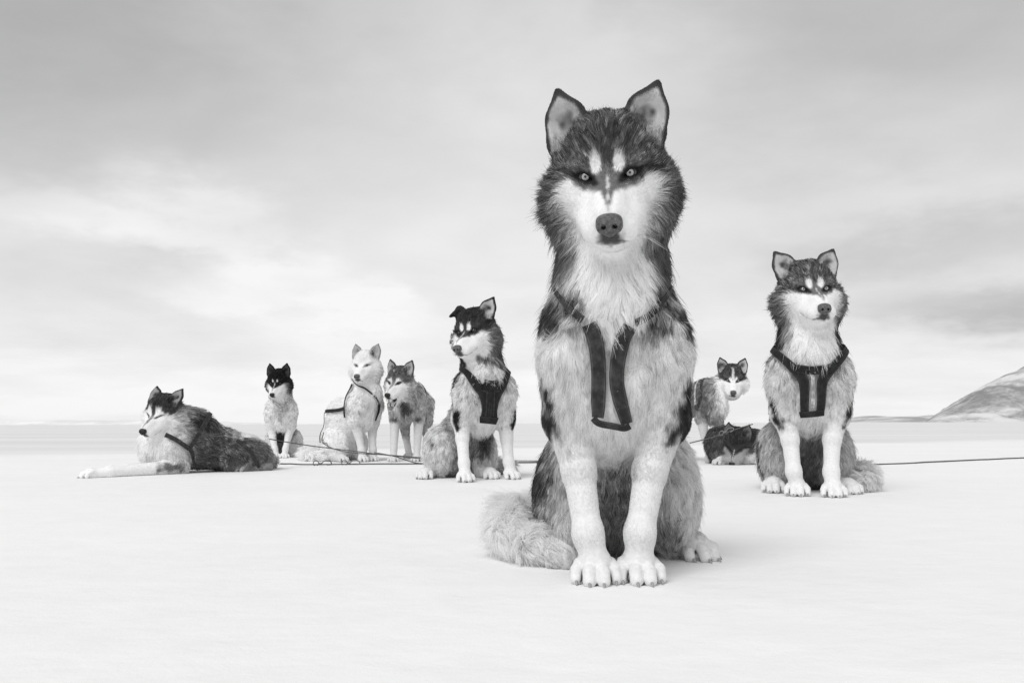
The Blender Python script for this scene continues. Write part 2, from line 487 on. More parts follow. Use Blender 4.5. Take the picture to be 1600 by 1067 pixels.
class Dog:
    def __init__(self, vox=0.004):
        self.prims = []; self.paints = []; self.straps = []; self.vox = vox; self.eyes = []; self.claws = []; self.extra = []
        self.frame = Frame(); self.strands = 50000; self.hw = 0.0005; self.hscale = 1.0; self.noses = []; self.curl = 1.0; self.todo = []; self.lock = 12; self.bald = []
    # ---- shape
    def _add(self, pr, k, hair, lay, flow, grey, sub, dens, ag):
        pr.k = k * self.frame.s; pr.hair = hair * self.frame.s; pr.lay = lay; pr.grey = grey; pr.sub = sub; pr.dens = dens; pr.ag = ag
        if flow is not None and flow[0] == 'from': flow = ('from', self.frame.pt(flow[1]))
        elif flow is not None: flow = ('dir', self.frame.R @ np.array(flow[1], float))
        pr.flow = flow
        self.prims.append(pr)
        return pr
    def limb(self, a, b, ra, rb, k=0.03, hair=0.03, lay=0.75, flow=None, grey=0.4, sub=False, dens=1.0, sq=None, ag=0.3):
        f = self.frame; pr = Prim(); pr.kind = 'rc'
        pr.a = f.pt(a); pr.b = f.pt(b); pr.ra = ra * f.s; pr.rb = rb * f.s
        pr.sq = None if sq is None else (f.R @ (np.array(sq[0], float) / np.linalg.norm(sq[0])), sq[1])
        r = max(pr.ra, pr.rb)
        pr.lo = np.minimum(pr.a, pr.b) - r; pr.hi = np.maximum(pr.a, pr.b) + r
        if flow is None: flow = ('dir', np.array(b, float) - np.array(a, float))
        return self._add(pr, k, hair, lay, flow, grey, sub, dens, ag)
    def ball(self, c, rad, rot=None, k=0.03, hair=0.03, lay=0.75, flow=('dir', (0, 0, -1)), grey=0.4, sub=False, dens=1.0, ag=0.3):
        f = self.frame; pr = Prim(); pr.kind = 'el'; pr.sq = None
        pr.a = f.pt(c); pr.rad = np.array(rad, float) * f.s; pr.Rm = f.R @ (np.eye(3) if rot is None else rot)
        r = pr.rad.max(); pr.lo = pr.a - r; pr.hi = pr.a + r
        return self._add(pr, k, hair, lay, flow, grey, sub, dens, ag)
    def sdf(self, P):
        P = np.asarray(P, float)
        D = np.full(len(P), 1.0)
        for pr in self.prims: D = self._comb(D, pr.dist(P), pr)
        return D
    @staticmethod
    def _comb(D, d, pr):
        k = pr.k
        if pr.sub:
            d = -d; h = np.maximum(k - np.abs(D - d), 0) / k
            return np.maximum(D, d) + h * h * k * 0.25
        h = np.maximum(k - np.abs(D - d), 0) / k
        return np.minimum(D, d) - h * h * k * 0.25
    def grad(self, P, e=0.002):
        P = np.asarray(P, float); G = np.zeros_like(P)
        for i in range(3):
            o = np.zeros(3); o[i] = e
            G[:, i] = self.sdf(P + o) - self.sdf(P - o)
        return G / (np.linalg.norm(G, axis=1)[:, None] + 1e-12)
    def cast(self, o, d, off=0.0, tmax=0.8):
        """first point along the ray where the coat surface (raised by off) lies"""
        o = np.asarray(o, float); d = np.asarray(d, float) / np.linalg.norm(d)
        t = np.linspace(0, tmax, 500)
        D = self.sdf(o + t[:, None] * d) - off
        i = np.argmax(D < 0)
        if D[i] >= 0: return None
        if i == 0: return o
        f = D[i - 1] / (D[i - 1] - D[i])
        return o + d * (t[i - 1] + f * (t[1] - t[0]))
    # ---- coat markings: (shape, grey) painted in order, in the frame they were given in
    def paint(self, kind, args, grey, soft=0.01, noise=0.01, nscale=60, ag=None, amount=1.0):
        self.paints.append((kind, args, grey, soft, noise, nscale, self.frame, ag, amount))
    def _paint_eval(self, P, grey, agv):
        for n, (kind, a, g, soft, noise, nsc, fr, ag, amt) in enumerate(self.paints):
            Q = fr.inv(P)
            if kind == 'el':
                q = (Q - np.array(a[0])) / np.array(a[1]); r = np.sqrt((q ** 2).sum(1))
                d = (r - 1) * min(a[1])
            elif kind == 'cap':
                A = np.array(a[0], float); B = np.array(a[1], float); ba = B - A
                h = np.clip(((Q - A) @ ba) / (ba @ ba), 0, 1)
                d = np.sqrt(((Q - A - h[:, None] * ba) ** 2).sum(1)) - (a[2] + (a[3] - a[2]) * h)
            elif kind == 'poly':      # polygon in x,z of the frame, between two depths in y
                d = poly_sd(np.stack([np.abs(Q[:, 0]) if a[1] else Q[:, 0], Q[:, 2]], 1), np.array(a[0], float))
                d = np.maximum(d, np.maximum(Q[:, 1] - a[3], a[2] - Q[:, 1]))
            elif kind == 'half':      # half space: normal, offset
                nrm = np.array(a[0], float); d = Q @ (nrm / np.linalg.norm(nrm)) - a[1]
            d = d * fr.s + (vnoise(P, nsc, n) - 0.5) * 2 * noise
            m = sstep(soft, -soft, d) * amt
            grey = grey * (1 - m) + g * m
            if ag is not None: agv = agv * (1 - m) + ag * m
        return grey, agv
    # ---- meshing
    def build_body(self):
        v = self.vox
        pos = [p for p in self.prims if not p.sub]
        lo = np.min([p.lo for p in pos], 0) - 0.02; hi = np.max([p.hi for p in pos], 0) + 0.02
        lo[2] = max(lo[2], -0.012)
        n = np.ceil((hi - lo) / v).astype(int) + 1
        D = np.full(tuple(n), 0.5, np.float32)
        mk = max(p.k for p in pos) + 0.012
        for pr in self.prims:
            i0 = np.maximum(np.floor((pr.lo - mk - lo) / v).astype(int), 0)
            i1 = np.minimum(np.ceil((pr.hi + mk - lo) / v).astype(int) + 1, n)
            if (i1 <= i0).any(): continue
            g = np.stack(np.meshgrid(*[lo[c] + v * np.arange(i0[c], i1[c]) for c in range(3)], indexing='ij'), -1).reshape(-1, 3)
            sl = tuple(slice(i0[c], i1[c]) for c in range(3))
            blk = D[sl]
            D[sl] = self._comb(blk.ravel().astype(float), pr.dist(g), pr).reshape(blk.shape)
        self.grid = (lo, v, D)
        zz = lo[2] + v * np.arange(n[2])
        D = np.maximum(D, (0.001 - zz)[None, None, :].astype(np.float32))
        # surface nets
        S = D < 0
        c = [S[i:n[0] - 1 + i, j:n[1] - 1 + j, k:n[2] - 1 + k] for i in (0, 1) for j in (0, 1) for k in (0, 1)]
        cnt = sum(x.astype(np.int8) for x in c)
        act = (cnt > 0) & (cnt < 8)
        idx = -np.ones(act.shape, np.int32)
        ii = np.argwhere(act)
        idx[act] = np.arange(len(ii))
        acc = np.zeros((len(ii), 3)); num = np.zeros(len(ii))
        corner = [(i, j, k) for i in (0, 1) for j in (0, 1) for k in (0, 1)]
        val = {q: D[ii[:, 0] + q[0], ii[:, 1] + q[1], ii[:, 2] + q[2]].astype(float) for q in corner}
        for q in corner:
            for ax in range(3):
                if q[ax]: continue
                r = list(q); r[ax] = 1; r = tuple(r)
                a, b = val[q], val[r]
                cr = (a < 0) != (b < 0)
                t = np.where(cr, a / np.where(cr, a - b, 1), 0)
                pnt = np.tile(np.array(q, float), (len(ii), 1)); pnt[:, ax] = t
                acc += pnt * cr[:, None]; num += cr
        V = lo + v * (ii + acc / num[:, None])
        Fs = []
        for ax in range(3):
            o1, o2 = [(1, 2), (2, 0), (0, 1)][ax]
            s0 = [slice(None)] * 3; s1 = [slice(None)] * 3
            s0[ax] = slice(0, n[ax] - 1); s1[ax] = slice(1, n[ax])
            A = S[tuple(s0)]; B = S[tuple(s1)]
            e = np.argwhere(A != B)
            e = e[(e[:, o1] > 0) & (e[:, o2] > 0) & (e[:, o1] < n[o1] - 1) & (e[:, o2] < n[o2] - 1)]
            ins = A[e[:, 0], e[:, 1], e[:, 2]]
            def cell(d1, d2):
                q = e.copy(); q[:, o1] -= d1; q[:, o2] -= d2
                return idx[q[:, 0], q[:, 1], q[:, 2]]
            f = np.stack([cell(0, 0), cell(1, 0), cell(1, 1), cell(0, 1)], 1)
            f[~ins] = f[~ins][:, ::-1]
            Fs.append(f)
        F = np.vstack(Fs)
        F = F[(F >= 0).all(1)]
        # light smoothing then exact normals from the field
        q = (V - lo) / v
        G = np.stack(np.gradient(D), -1)
        qi = np.clip(np.rint(q).astype(int), 0, n - 1)
        N = np.zeros_like(V)
        i0 = np.clip(np.floor(q).astype(int), 0, n - 2); fr = q - i0
        for cx_ in (0, 1):
            for cy_ in (0, 1):
                for cz_ in (0, 1):
                    w = (fr[:, 0] if cx_ else 1 - fr[:, 0]) * (fr[:, 1] if cy_ else 1 - fr[:, 1]) * (fr[:, 2] if cz_ else 1 - fr[:, 2])
                    N += G[i0[:, 0] + cx_, i0[:, 1] + cy_, i0[:, 2] + cz_] * w[:, None]
        N /= np.linalg.norm(N, axis=1)[:, None] + 1e-9
        return V, F, N
    def coat(self, V, N):
        pos = [p for p in self.prims if not p.sub]
        Ds = np.stack([p.dist(V) for p in pos], 0)
        dm = Ds.min(0)
        W = np.exp(-(Ds - dm) / 0.010); W /= W.sum(0)
        hair = (W * np.array([p.hair for p in pos])[:, None]).sum(0)
        lay = (W * np.array([p.lay for p in pos])[:, None]).sum(0)
        dens = (W * np.array([p.dens for p in pos])[:, None]).sum(0)
        grey = (W * np.array([p.grey for p in pos])[:, None]).sum(0)
        ag = (W * np.array([p.ag for p in pos])[:, None]).sum(0)
        flow = np.zeros_like(V)
        for w, p in zip(W, pos):
            if p.flow[0] == 'from':
                f = V - p.flow[1]; f = f / (np.linalg.norm(f, axis=1)[:, None] + 1e-6)
            else:
                f = np.tile(p.flow[1] / np.linalg.norm(p.flow[1]), (len(V), 1))
            flow += w[:, None] * f
        flow -= N * (flow * N).sum(1)[:, None]
        flow /= np.linalg.norm(flow, axis=1)[:, None] + 1e-3
        grey, ag = self._paint_eval(V, grey, ag)
        return hair, lay, dens, np.clip(grey, 0.004, 0.92), flow, ag
    def strap_clear(self, P):
        m = np.ones(len(P), bool)
        for a, b, r in self.bald:                    # lips, lids and the clefts between toes carry no hair
            near = np.flatnonzero((np.abs(P - (a + b) / 2) < np.abs(b - a) / 2 + r).all(1))
            Q = P[near]; ba = b - a
            h = np.clip(((Q - a) @ ba) / (ba @ ba + 1e-12), 0, 1)
            m[near] &= ((Q - a - h[:, None] * ba) ** 2).sum(1) > r * r
        for path, w in self.straps:
            near = np.flatnonzero(((P > path.min(0) - w) & (P < path.max(0) + w)).all(1))
            Q = P[near]; ok = np.ones(len(Q), bool)
            for i in range(0, len(path) - 1):
                a = path[i]; ba = path[i + 1] - a
                h = np.clip(((Q - a) @ ba) / (ba @ ba + 1e-12), 0, 1)
                ok &= ((Q - a - h[:, None] * ba) ** 2).sum(1) > (w * 0.5 + 0.002) ** 2
            m[near] &= ok
        return m
    def build(self, name, label, loc, rotz=0.0, scale=1.0, group='sled dogs on the snow'):
        root = bpy.data.objects.new(name, None)
        root.empty_display_size = 0.2
        link(root, label=label, cat='dog', group=group)
        root.location = loc; root.rotation_euler = (0, 0, R(rotz)); root.scale = (scale,) * 3
        V, F, N = self.build_body()
        for td in self.todo: self.lay_strap(*td)
        hair, lay, dens, grey, flow, ag = self.coat(V, N)
        me = quad_mesh('body', V, F, M_SKIN, {'grey': grey})
        body = link(bpy.data.objects.new('body', me), root)
        # ---- hair roots
        A = V[F[:, 0]]; B = V[F[:, 1]]; C = V[F[:, 2]]; Dq = V[F[:, 3]]
        area = 0.5 * np.linalg.norm(np.cross(C - A, Dq - B), axis=1)
        w = area * dens[F].mean(1)
        cum = np.cumsum(w); n = self.strands
        fi = np.searchsorted(cum, RNG.random(n) * cum[-1])
        u = RNG.random((n, 1)); s = RNG.random((n, 1))
        wt4 = [(1 - u) * (1 - s), u * (1 - s), u * s, (1 - u) * s]
        def ip(X):
            X = X if X.ndim == 2 else X[:, None]
            return sum(wt4[k] * X[F[fi, k]] for k in range(4))
        P = ip(V); Nn = ip(N); Nn /= np.linalg.norm(Nn, axis=1)[:, None]
        L = ip(hair)[:, 0] * self.hscale; la = ip(lay)[:, 0]; fl = ip(flow)
        keep = (L > 0.0012) & self.strap_clear(P) & (P[:, 2] > 0.003)
        P, Nn, L, la, fl = P[keep], Nn[keep], L[keep], la[keep], fl[keep]
        g = ip(grey)[keep, 0]; agv = ip(ag)[keep, 0]
        n = len(P)
        # combing: waves of the coat, plus each hair's own stray
        wav = np.stack([fbm(P, 26.0, 2, 40 + i) - 0.5 for i in range(3)], 1) * 1.5 * self.curl
        wav2 = np.stack([vnoise(P, 85.0, 50 + i) - 0.5 for i in range(3)], 1) * 1.9 * self.curl
        long = sstep(0.009, 0.032, L)[:, None]
        t = fl + (wav + wav2) * (0.06 + 0.94 * long) + RNG.normal(0, 0.10, (n, 3))
        t -= Nn * (t * Nn).sum(1)[:, None]
        t /= np.linalg.norm(t, axis=1)[:, None] + 1e-6
        la = np.clip(la + RNG.normal(0, 0.05, n), 0.2, 0.97)[:, None]
        L = L * (1 + (0.7 * fbm(P, 35, 2, 60) - 0.35) * long[:, 0]) * RNG.uniform(0.75, 1.12, n)
        fly = (RNG.random(n) < 0.03).astype(float)
        L = L * (1 + 0.30 * fly * long[:, 0]); la = np.clip(la - 0.14 * fly[:, None] * long, 0.15, 0.97)
        K = 5
        sv = np.linspace(0, 1, K)
        pts = np.zeros((n, K, 3))
        th0 = (1 - la) * 1.25 + 0.12                 # lift at the root (radians-like), flatter at the tip
        pos_ = P - Nn * 0.001
        pts[:, 0] = pos_
        for k in range(1, K):
            lift = th0 * (1.15 - 0.65 * sv[k])
            d = t * np.cos(lift) + Nn * np.sin(lift)
            d = d + np.array([0, 0, -0.35]) * (L[:, None] / 0.06) * sv[k]
            d /= np.linalg.norm(d, axis=1)[:, None]
            pos_ = pos_ + d * (L / (K - 1))[:, None]
            pts[:, k] = pos_
        # locks: neighbouring hairs lean to one another towards their tips
        nc = max(n // self.lock, 10)
        cs = RNG.choice(n, nc, replace=False)
        kd = kdtree.KDTree(nc)
        Pc = P[cs]
        for i in range(nc): kd.insert(Pc[i], i)
        kd.balance()
        own = np.fromiter((kd.find(p)[1] for p in P.tolist()), np.int32, n)
        amt = (0.15 + 0.48 * long[:, 0]) * RNG.uniform(0.45, 1.0, n) * (1 - fly)
        for k in range(1, K):
            c = pts[cs][own, k] if k else None
            f = (amt * sv[k] ** 1.1)[:, None]
            pts[:, k] = pts[:, k] * (1 - f) + c * f
        pts[:, :, 2] = np.maximum(pts[:, :, 2], 0.002)
        # colour: agouti banding in grey coats, one tone per lock and hair
        lock = RNG.normal(0, 1, nc)[own]
        strand = RNG.normal(0, 1, n)
        mult = np.exp(agv * (0.50 * lock + 0.45 * strand))
        gcol = np.clip(g * mult, 0.004, 0.90)
        # a deep coat looks darker than its single hairs: give the hairs the albedo that yields the coat's tone
        hair_alb = 1 - ((1 - gcol) / (1 + gcol)) ** 2
        gcol = gcol + (hair_alb - gcol) * (0.34 + 0.60 * long[:, 0]) * sstep(0.12, 0.70, gcol)
        gp = gcol[:, None] * (1 + agv[:, None] * (np.array([0.40, 0.28, 0.08, -0.15, -0.30])[None, :]))
        gp = np.clip(gp, 0.004, 0.985)
        rad = self.hw * RNG.uniform(0.7, 1.2, n)[:, None] * np.array([0.9, 1.0, 0.85, 0.6, 0.15])[None, :]
        hc = bpy.data.hair_curves.new('fur')
        hc.add_curves([K] * n)
        hc.attributes['position'].data.foreach_set('vector', pts.astype(np.float32).ravel())
        ra = hc.attributes.get('radius') or hc.attributes.new('radius', 'FLOAT', 'POINT')
        ra.data.foreach_set('value', rad.astype(np.float32).ravel())
        hc.attributes.new('grey', 'FLOAT', 'POINT').data.foreach_set('value', gp.astype(np.float32).ravel())
        hc.materials.append(M_FUR)
        link(bpy.data.objects.new('fur', hc), body)
        # ---- eyes, nose, claws, straps
        for (c, rr, Rm, mt) in self.eyes:
            e = bpy.data.objects.new('eye', EYE_MESH if mt is M_EYE else EYE_MESH_D)
            link(e, root)
            M4 = Matrix(Rm.tolist()).to_4x4(); M4.translation = Vector(c)
            e.matrix_local = M4 @ Matrix.Diagonal((rr, rr, rr, 1))
        for (fr, s, dark) in self.noses:
            o = bpy.data.objects.new('nose', NOSE_MESH_D if dark else NOSE_MESH)
            link(o, root)
            M4 = Matrix(fr.R.tolist()).to_4x4(); M4.translation = Vector(fr.p)
            o.matrix_local = M4 @ Matrix.Diagonal((s * fr.s, s * fr.s, s * fr.s, 1))
        for (c, Rm, s) in self.claws:
            o = bpy.data.objects.new('claw', CLAW_MESH)
            link(o, root)
            M4 = Matrix(Rm.tolist()).to_4x4(); M4.translation = Vector(c)
            o.matrix_local = M4 @ Matrix.Diagonal((s, s, s, 1))
        for (nm, V2, F2, mt, *ac) in self.extra:
            ob = mesh_obj(nm, V2, F2, mt, root)
            if ac: ob.data.attributes.new('across', 'FLOAT', 'POINT').data.foreach_set('value', ac[0])
        return root
    # ---- harness webbing laid on the coat
    def strap(self, pts, width, mat=None, off=0.010, mode='y', n=28, thick=0.003, name='harness_strap', dirv=None, wid_end=None):
        self.todo.append((pts, width, mat or M_WEB, off, mode, n, thick, name, dirv, wid_end))
    def gsdf(self, P):
        """field value read back from the meshing grid"""
        lo, v, D = self.grid
        n = np.array(D.shape)
        q = np.clip((P - lo) / v, 0, n - 1.001)
        i = np.floor(q).astype(int); f = q - i
        r = 0
        for c in range(8):
            o = ((c >> 2) & 1, (c >> 1) & 1, c & 1)
            w = 1
            for a in range(3): w = w * (f[:, a] if o[a] else 1 - f[:, a])
            r = r + w * D[i[:, 0] + o[0], i[:, 1] + o[1], i[:, 2] + o[2]]
        return r
    def ggrad(self, P, e):
        G = np.stack([self.gsdf(P + np.eye(3)[a] * e) - self.gsdf(P - np.eye(3)[a] * e) for a in range(3)], 1)
        return G / (np.linalg.norm(G, axis=1)[:, None] + 1e-12)
    def lay_strap(self, pts, width, mat, off, mode, n, thick, name, dirv, wid_end):
        C = catmull(pts, n)
        offs = np.interp(np.linspace(0, 1, n), np.linspace(0, 1, len(off)), off) if hasattr(off, '__len__') else np.full(n, float(off))
        if mode == 'free':
            P = C
        elif mode in ('y', 'd'):
            dv = np.array((0, 1, 0) if mode == 'y' else dirv, float); dv /= np.linalg.norm(dv)
            t = np.linspace(-0.30, 0.30, 301)
            Q = (C[:, None, :] + t[None, :, None] * dv).reshape(-1, 3)
            D = self.gsdf(Q).reshape(n, -1) - offs[:, None]
            lo, v, Dg = self.grid
            first = np.argmax(D < 0, axis=1)
            P = C + t[first][:, None] * dv
        else:
            P = C.copy()
        if mode != 'free':
            for _ in range(12): P = P - np.clip(self.gsdf(P) - offs, -0.02, 0.02)[:, None] * self.ggrad(P, 0.005) * (0.7 if mode == 'g' else 0.2)
            for _ in range(3): P[1:-1] = 0.25 * P[:-2] + 0.5 * P[1:-1] + 0.25 * P[2:]
        D = self.gsdf(P); G = self.ggrad(P, 0.008)
        for _ in range(4): G[1:-1] = 0.25 * G[:-2] + 0.5 * G[1:-1] + 0.25 * G[2:]
        T = np.gradient(P, axis=0); T /= np.linalg.norm(T, axis=1)[:, None]
        Sd = np.cross(T, G); Sd /= np.linalg.norm(Sd, axis=1)[:, None]
        Nn = np.cross(Sd, T)
        wv = np.interp(np.linspace(0, 1, n), np.linspace(0, 1, len(width)), width) if hasattr(width, '__len__') else np.linspace(width, wid_end if wid_end else width, n)
        V2 = []; F2 = []
        prof = [(-0.5, 0.0), (-0.5, 0.75), (-0.43, 1.05), (-0.32, 0.85), (0.0, 1.0), (0.32, 0.85), (0.43, 1.05), (0.5, 0.75), (0.5, 0.0), (0.0, -0.3)]
        m = len(prof)
        for i in range(n):
            for (x, z) in prof: V2.append(P[i] + Sd[i] * x * wv[i] + Nn[i] * z * thick)
        for i in range(n - 1):
            for j in range(m):
                k = (j + 1) % m
                F2.append((i * m + j, i * m + k, (i + 1) * m + k, (i + 1) * m + j))
        F2.append(tuple(range(m))); F2.append(tuple(range((n - 1) * m, n * m))[::-1])
        seen = offs > 0.0075                      # where the webbing is buried the hair stays
        if seen.sum() > 1: self.straps.append(((P - G * offs[:, None] * 0.8)[seen], float(np.mean(wv[seen]))))
        self.extra.append((name, V2, F2, mat, [x for _ in range(n) for (x, z) in prof]))

def poly_sd(p, poly):
    """signed distance to a 2D polygon"""
    d = np.full(len(p), 1e9); s = np.ones(len(p))
    n = len(poly)
    for i in range(n):
        a = poly[i]; b = poly[i - 1]
        e = b - a; w = p - a
        h = np.clip((w @ e) / (e @ e), 0, 1)
        q = w - h[:, None] * e
        d = np.minimum(d, (q ** 2).sum(1))
        c1 = p[:, 1] >= a[1]; c2 = p[:, 1] < b[1]; c3 = e[0] * w[:, 1] > e[1] * w[:, 0]
        flip = (c1 & c2 & c3) | (~c1 & ~c2 & ~c3)
        s = np.where(flip, -s, s)
    return s * np.sqrt(d)

# ---- shared small meshes
def make_eye_mesh(mt):
    V = []; F = []; a, b = 20, 12
    for i in range(b + 1):
        th = math.pi * i / b
        for j in range(a):
            ph = 2 * math.pi * j / a
            bul = 1.0 + 0.05 * max(0, math.cos(th)) ** 8
            V.append((math.sin(th) * math.cos(ph) * bul, -math.cos(th) * bul, math.sin(th) * math.sin(ph) * bul))
    for i in range(b):
        for j in range(a):
            k = (j + 1) % a
            F.append((i * a + j, i * a + k, (i + 1) * a + k, (i + 1) * a + j))
    me = bpy.data.meshes.new('eye'); me.from_pydata(V, [], F); me.materials.append(mt); me.shade_smooth(); me.validate()
    return me
EYE_MESH = make_eye_mesh(M_EYE)
EYE_MESH_D = make_eye_mesh(M_EYE_D)
def make_nose_mesh(mt):
    """unit nose, about 1 wide: wide bridge, wings, two nostrils, cleft down to the lip"""
    d = Dog(0.02)
    d.ball((0, 0.12, 0.17), (0.45, 0.34, 0.25), k=0.1)
    d.ball((0.28, 0.05, -0.02), (0.21, 0.28, 0.29), k=0.12)
    d.ball((-0.28, 0.05, -0.02), (0.21, 0.28, 0.29), k=0.12)
    d.ball((0, 0.02, -0.16), (0.24, 0.25, 0.28), k=0.15)
    for s in (-1, 1):
        d.limb((s * 0.18, -0.36, -0.10), (s * 0.23, 0.10, -0.04), 0.095, 0.07, k=0.05, sub=True)
        d.limb((s * 0.24, -0.30, -0.12), (s * 0.44, -0.02, -0.20), 0.06, 0.04, k=0.05, sub=True)
    d.limb((0, -0.34, -0.02), (0, -0.24, -0.5), 0.025, 0.045, k=0.06, sub=True)
    pos = d.prims
    # keep it off the ground clamp: lift, mesh, lower
    for p in pos:
        for nm in ('a', 'b', 'lo', 'hi'):
            try: setattr(p, nm, getattr(p, nm) + np.array([0, 0, 2.0]))
            except AttributeError: pass
    V, F, N = d.build_body()
    V[:, 2] -= 2.0
    return quad_mesh('nose', V, F, mt)
NOSE_MESH = make_nose_mesh(M_NOSE)
NOSE_MESH_D = make_nose_mesh(M_NOSE_D)
def make_claw_mesh():
    V, F = tube(catmull([(0, 0, 0), (0, -0.45, -0.05), (0, -0.85, -0.28), (0, -1.0, -0.45)], 7), [0.24, 0.25, 0.22, 0.18, 0.13, 0.08, 0.02], 8)
    me = bpy.data.meshes.new('claw'); me.from_pydata([tuple(v) for v in V], [], F); me.materials.append(M_CLAW); me.shade_smooth()
    return me
CLAW_MESH = make_claw_mesh()

# ------------------------------------------------------------------ head
LIP = lambda sg: [(0, -0.0775, -0.1120), (sg * 0.018, -0.0725, -0.1135), (sg * 0.035, -0.054, -0.1085), (sg * 0.046, -0.032, -0.0960), (sg * 0.051, -0.010, -0.0800)]
def head(d, pos, yaw=0, pitch=0, roll=0, s=1.0, cap=0.10, cap_ag=0.5, white=0.80, spots=True, cheek=0.12, spot=(0.0105, 0.0165, 0.0195), ears=((0, 0, 0), (0, 0, 0)), ear_fold=(0, 0), jaw=0.0, pivot=True, whiskers=False,
         eye='pale', squint=1.0, dark_nose=False, stripe=True, white_poly=None, ruff=0.034, blaze=False, ear_in=0.46, face_grey=None, rim=0.012):
    base = d.frame
    Rm = rotm(yaw, pitch, roll)
    if pivot:                                        # the head turns on its neck, not about its eyes
        pv = np.array([0, 0.10, -0.03])
        pos = np.array(pos, float) + (pv - Rm @ pv) * s
    f = base.sub(pos, Rm, s)
    d.frame = f
    src = ('from', (0, -0.11, -0.078))
    FH = 0.0055
    # skull, brow, cheeks
    d.ball((0, 0.082, 0.040), (0.083, 0.090, 0.076), k=0.03, hair=0.030, lay=0.58, flow=src, grey=cap, ag=cap_ag)
    d.ball((0, 0.036, 0.026), (0.068, 0.046, 0.056), k=0.03, hair=0.008, lay=0.86, flow=src, grey=cap, ag=cap_ag)
    for sg in (-1, 1):
        d.ball((sg * 0.063, 0.078, -0.030), (0.053, 0.060, 0.064), k=0.035, hair=ruff, lay=0.56, flow=('from', (sg * 0.01, -0.05, -0.03)), grey=cheek, ag=0.45)
        d.ball((sg * 0.038, 0.028, -0.032), (0.038, 0.046, 0.036), k=0.025, hair=FH * 1.5, lay=0.85, flow=src, grey=white)
        d.ball((sg * 0.038, 0.010, 0.019), (0.030, 0.024, 0.0145), rot=rotm(0, 0, -sg * 18), k=0.014, hair=FH, lay=0.85, flow=src, grey=cap, ag=cap_ag)
    # muzzle: bridge, sides, lips
    d.limb((0, 0.020, -0.020), (0, -0.075, -0.068), 0.036, 0.028, k=0.028, hair=FH, lay=0.9, flow=src, grey=white)
    for sg in (-1, 1):
        d.limb((sg * 0.026, 0.020, -0.064), (sg * 0.0195, -0.060, -0.089), 0.036, 0.0275, k=0.016, hair=FH, lay=0.88, flow=src, grey=white)
    # lower jaw
    jr = rotm(0, jaw, 0)
    jp = lambda v: np.array([0, 0.05, -0.085]) + jr @ (np.array(v) - np.array([0, 0.05, -0.085]))
    d.limb(jp((0, 0.045, -0.094)), jp((0, -0.053, -0.1065)), 0.040, 0.0190, k=0.010 if jaw == 0 else 0.006, hair=FH, lay=0.85, flow=('dir', (0, 1, -0.2)), grey=white)
    d.ball((0, 0.055, -0.100), (0.058, 0.055, 0.044), k=0.03, hair=0.018, lay=0.75, flow=('dir', (0, 0.6, -1)), grey=white)
    # mouth line cut along the lips
    if jaw == 0:
        for sg in (-1, 1):
            path = LIP(sg)
            for a, b in zip(path, path[1:]): d.limb(a, b, 0.0042, 0.0036, k=0.004, sub=True)
    else:
        d.limb(jp((0, 0.03, -0.100)), (0, -0.100, -0.104 - 0.0009 * jaw), 0.016, 0.025, k=0.006, sub=True)
    # ears: cupped, thick-furred triangles
    for i, sg in enumerate((-1, 1)):
        ey, ep, er = ears[i]
        ef = f.sub((sg * 0.068, 0.072, 0.090), rotm(sg * 12 + ey, -4 + ep, sg * 11 + er))
        d.frame = ef
        eh = 0.006
        sq = ((0, 1, 0), 0.46)
        if not ear_fold[i]:
            d.limb((0, 0.004, -0.012), (0, 0.004, 0.022), 0.044, 0.037, k=0.018, hair=eh, lay=0.9, grey=cap * 0.5, sq=sq, ag=0.2)
            d.limb((0, 0.004, 0.022), (sg * 0.004, 0.005, 0.072), 0.037, 0.0095, k=0.006, hair=eh, lay=0.92, grey=cap * 0.18, sq=sq, ag=0.2)
            d.limb((-sg * 0.002, -0.019, -0.016), (0, -0.014, 0.020), 0.031, 0.0285, k=0.006, sub=True, sq=((0, 1, 0), 0.62))
            d.limb((0, -0.014, 0.020), (sg * 0.004, -0.008, 0.062), 0.0275, 0.0040, k=0.006, sub=True, sq=((0, 1, 0), 0.62))
            # pale woolly inside, dark rim
            d.paint('poly', ([(-0.034, -0.04), (-0.034, 0.010), (-0.0265, 0.036), (sg * 0.004, 0.066), (0.0265, 0.036), (0.034, 0.010), (0.034, -0.04)], False, -0.05, 0.003), ear_in, 0.003, 0.002, 90, ag=0.25)
            d.paint('el', ((-sg * 0.015, -0.008, -0.006), (0.011, 0.03, 0.030)), ear_in * 0.18, 0.008, 0.006, 120)
        else:                                         # tip folded forwards and down
            d.limb((0, 0.004, -0.012), (sg * 0.006, 0.002, 0.026), 0.040, 0.030, k=0.018, hair=eh, lay=0.9, grey=cap * 0.5, sq=sq, ag=0.2)
            d.limb((sg * 0.006, 0.000, 0.026), (sg * 0.034, -0.034, 0.012), 0.027, 0.010, k=0.010, hair=eh, lay=0.9, grey=cap * 0.25, sq=((0, 0, 1), 0.6), ag=0.2)
        d.frame = f
    # markings
    if face_grey is not None:
        d.paint('el', ((0, -0.03, -0.06), (0.09, 0.14, 0.075)), face_grey, 0.012, 0.008, 60, ag=0.2)
    if white < 0.79 or cap < 0.5:                    # dark brow reaching down to the inner corners of the eyes
        d.paint('poly', ([(0, -0.052), (0.010, -0.032), (0.030, -0.027), (0.052, -0.018), (0.070, 0.0), (0.092, 0.0), (0.092, 0.10), (0, 0.10)], True, -0.3, 0.06), cap, 0.006, 0.004, 90, ag=cap_ag)
    wp = white_poly or [(0, -0.055), (0.012, -0.034), (0.030, -0.028), (0.052, -0.020), (0.062, -0.002), (0.080, -0.004), (0.086, -0.022), (0.074, -0.046), (0.060, -0.072), (0.050, -0.100), (0.045, -0.20), (0, -0.20)]
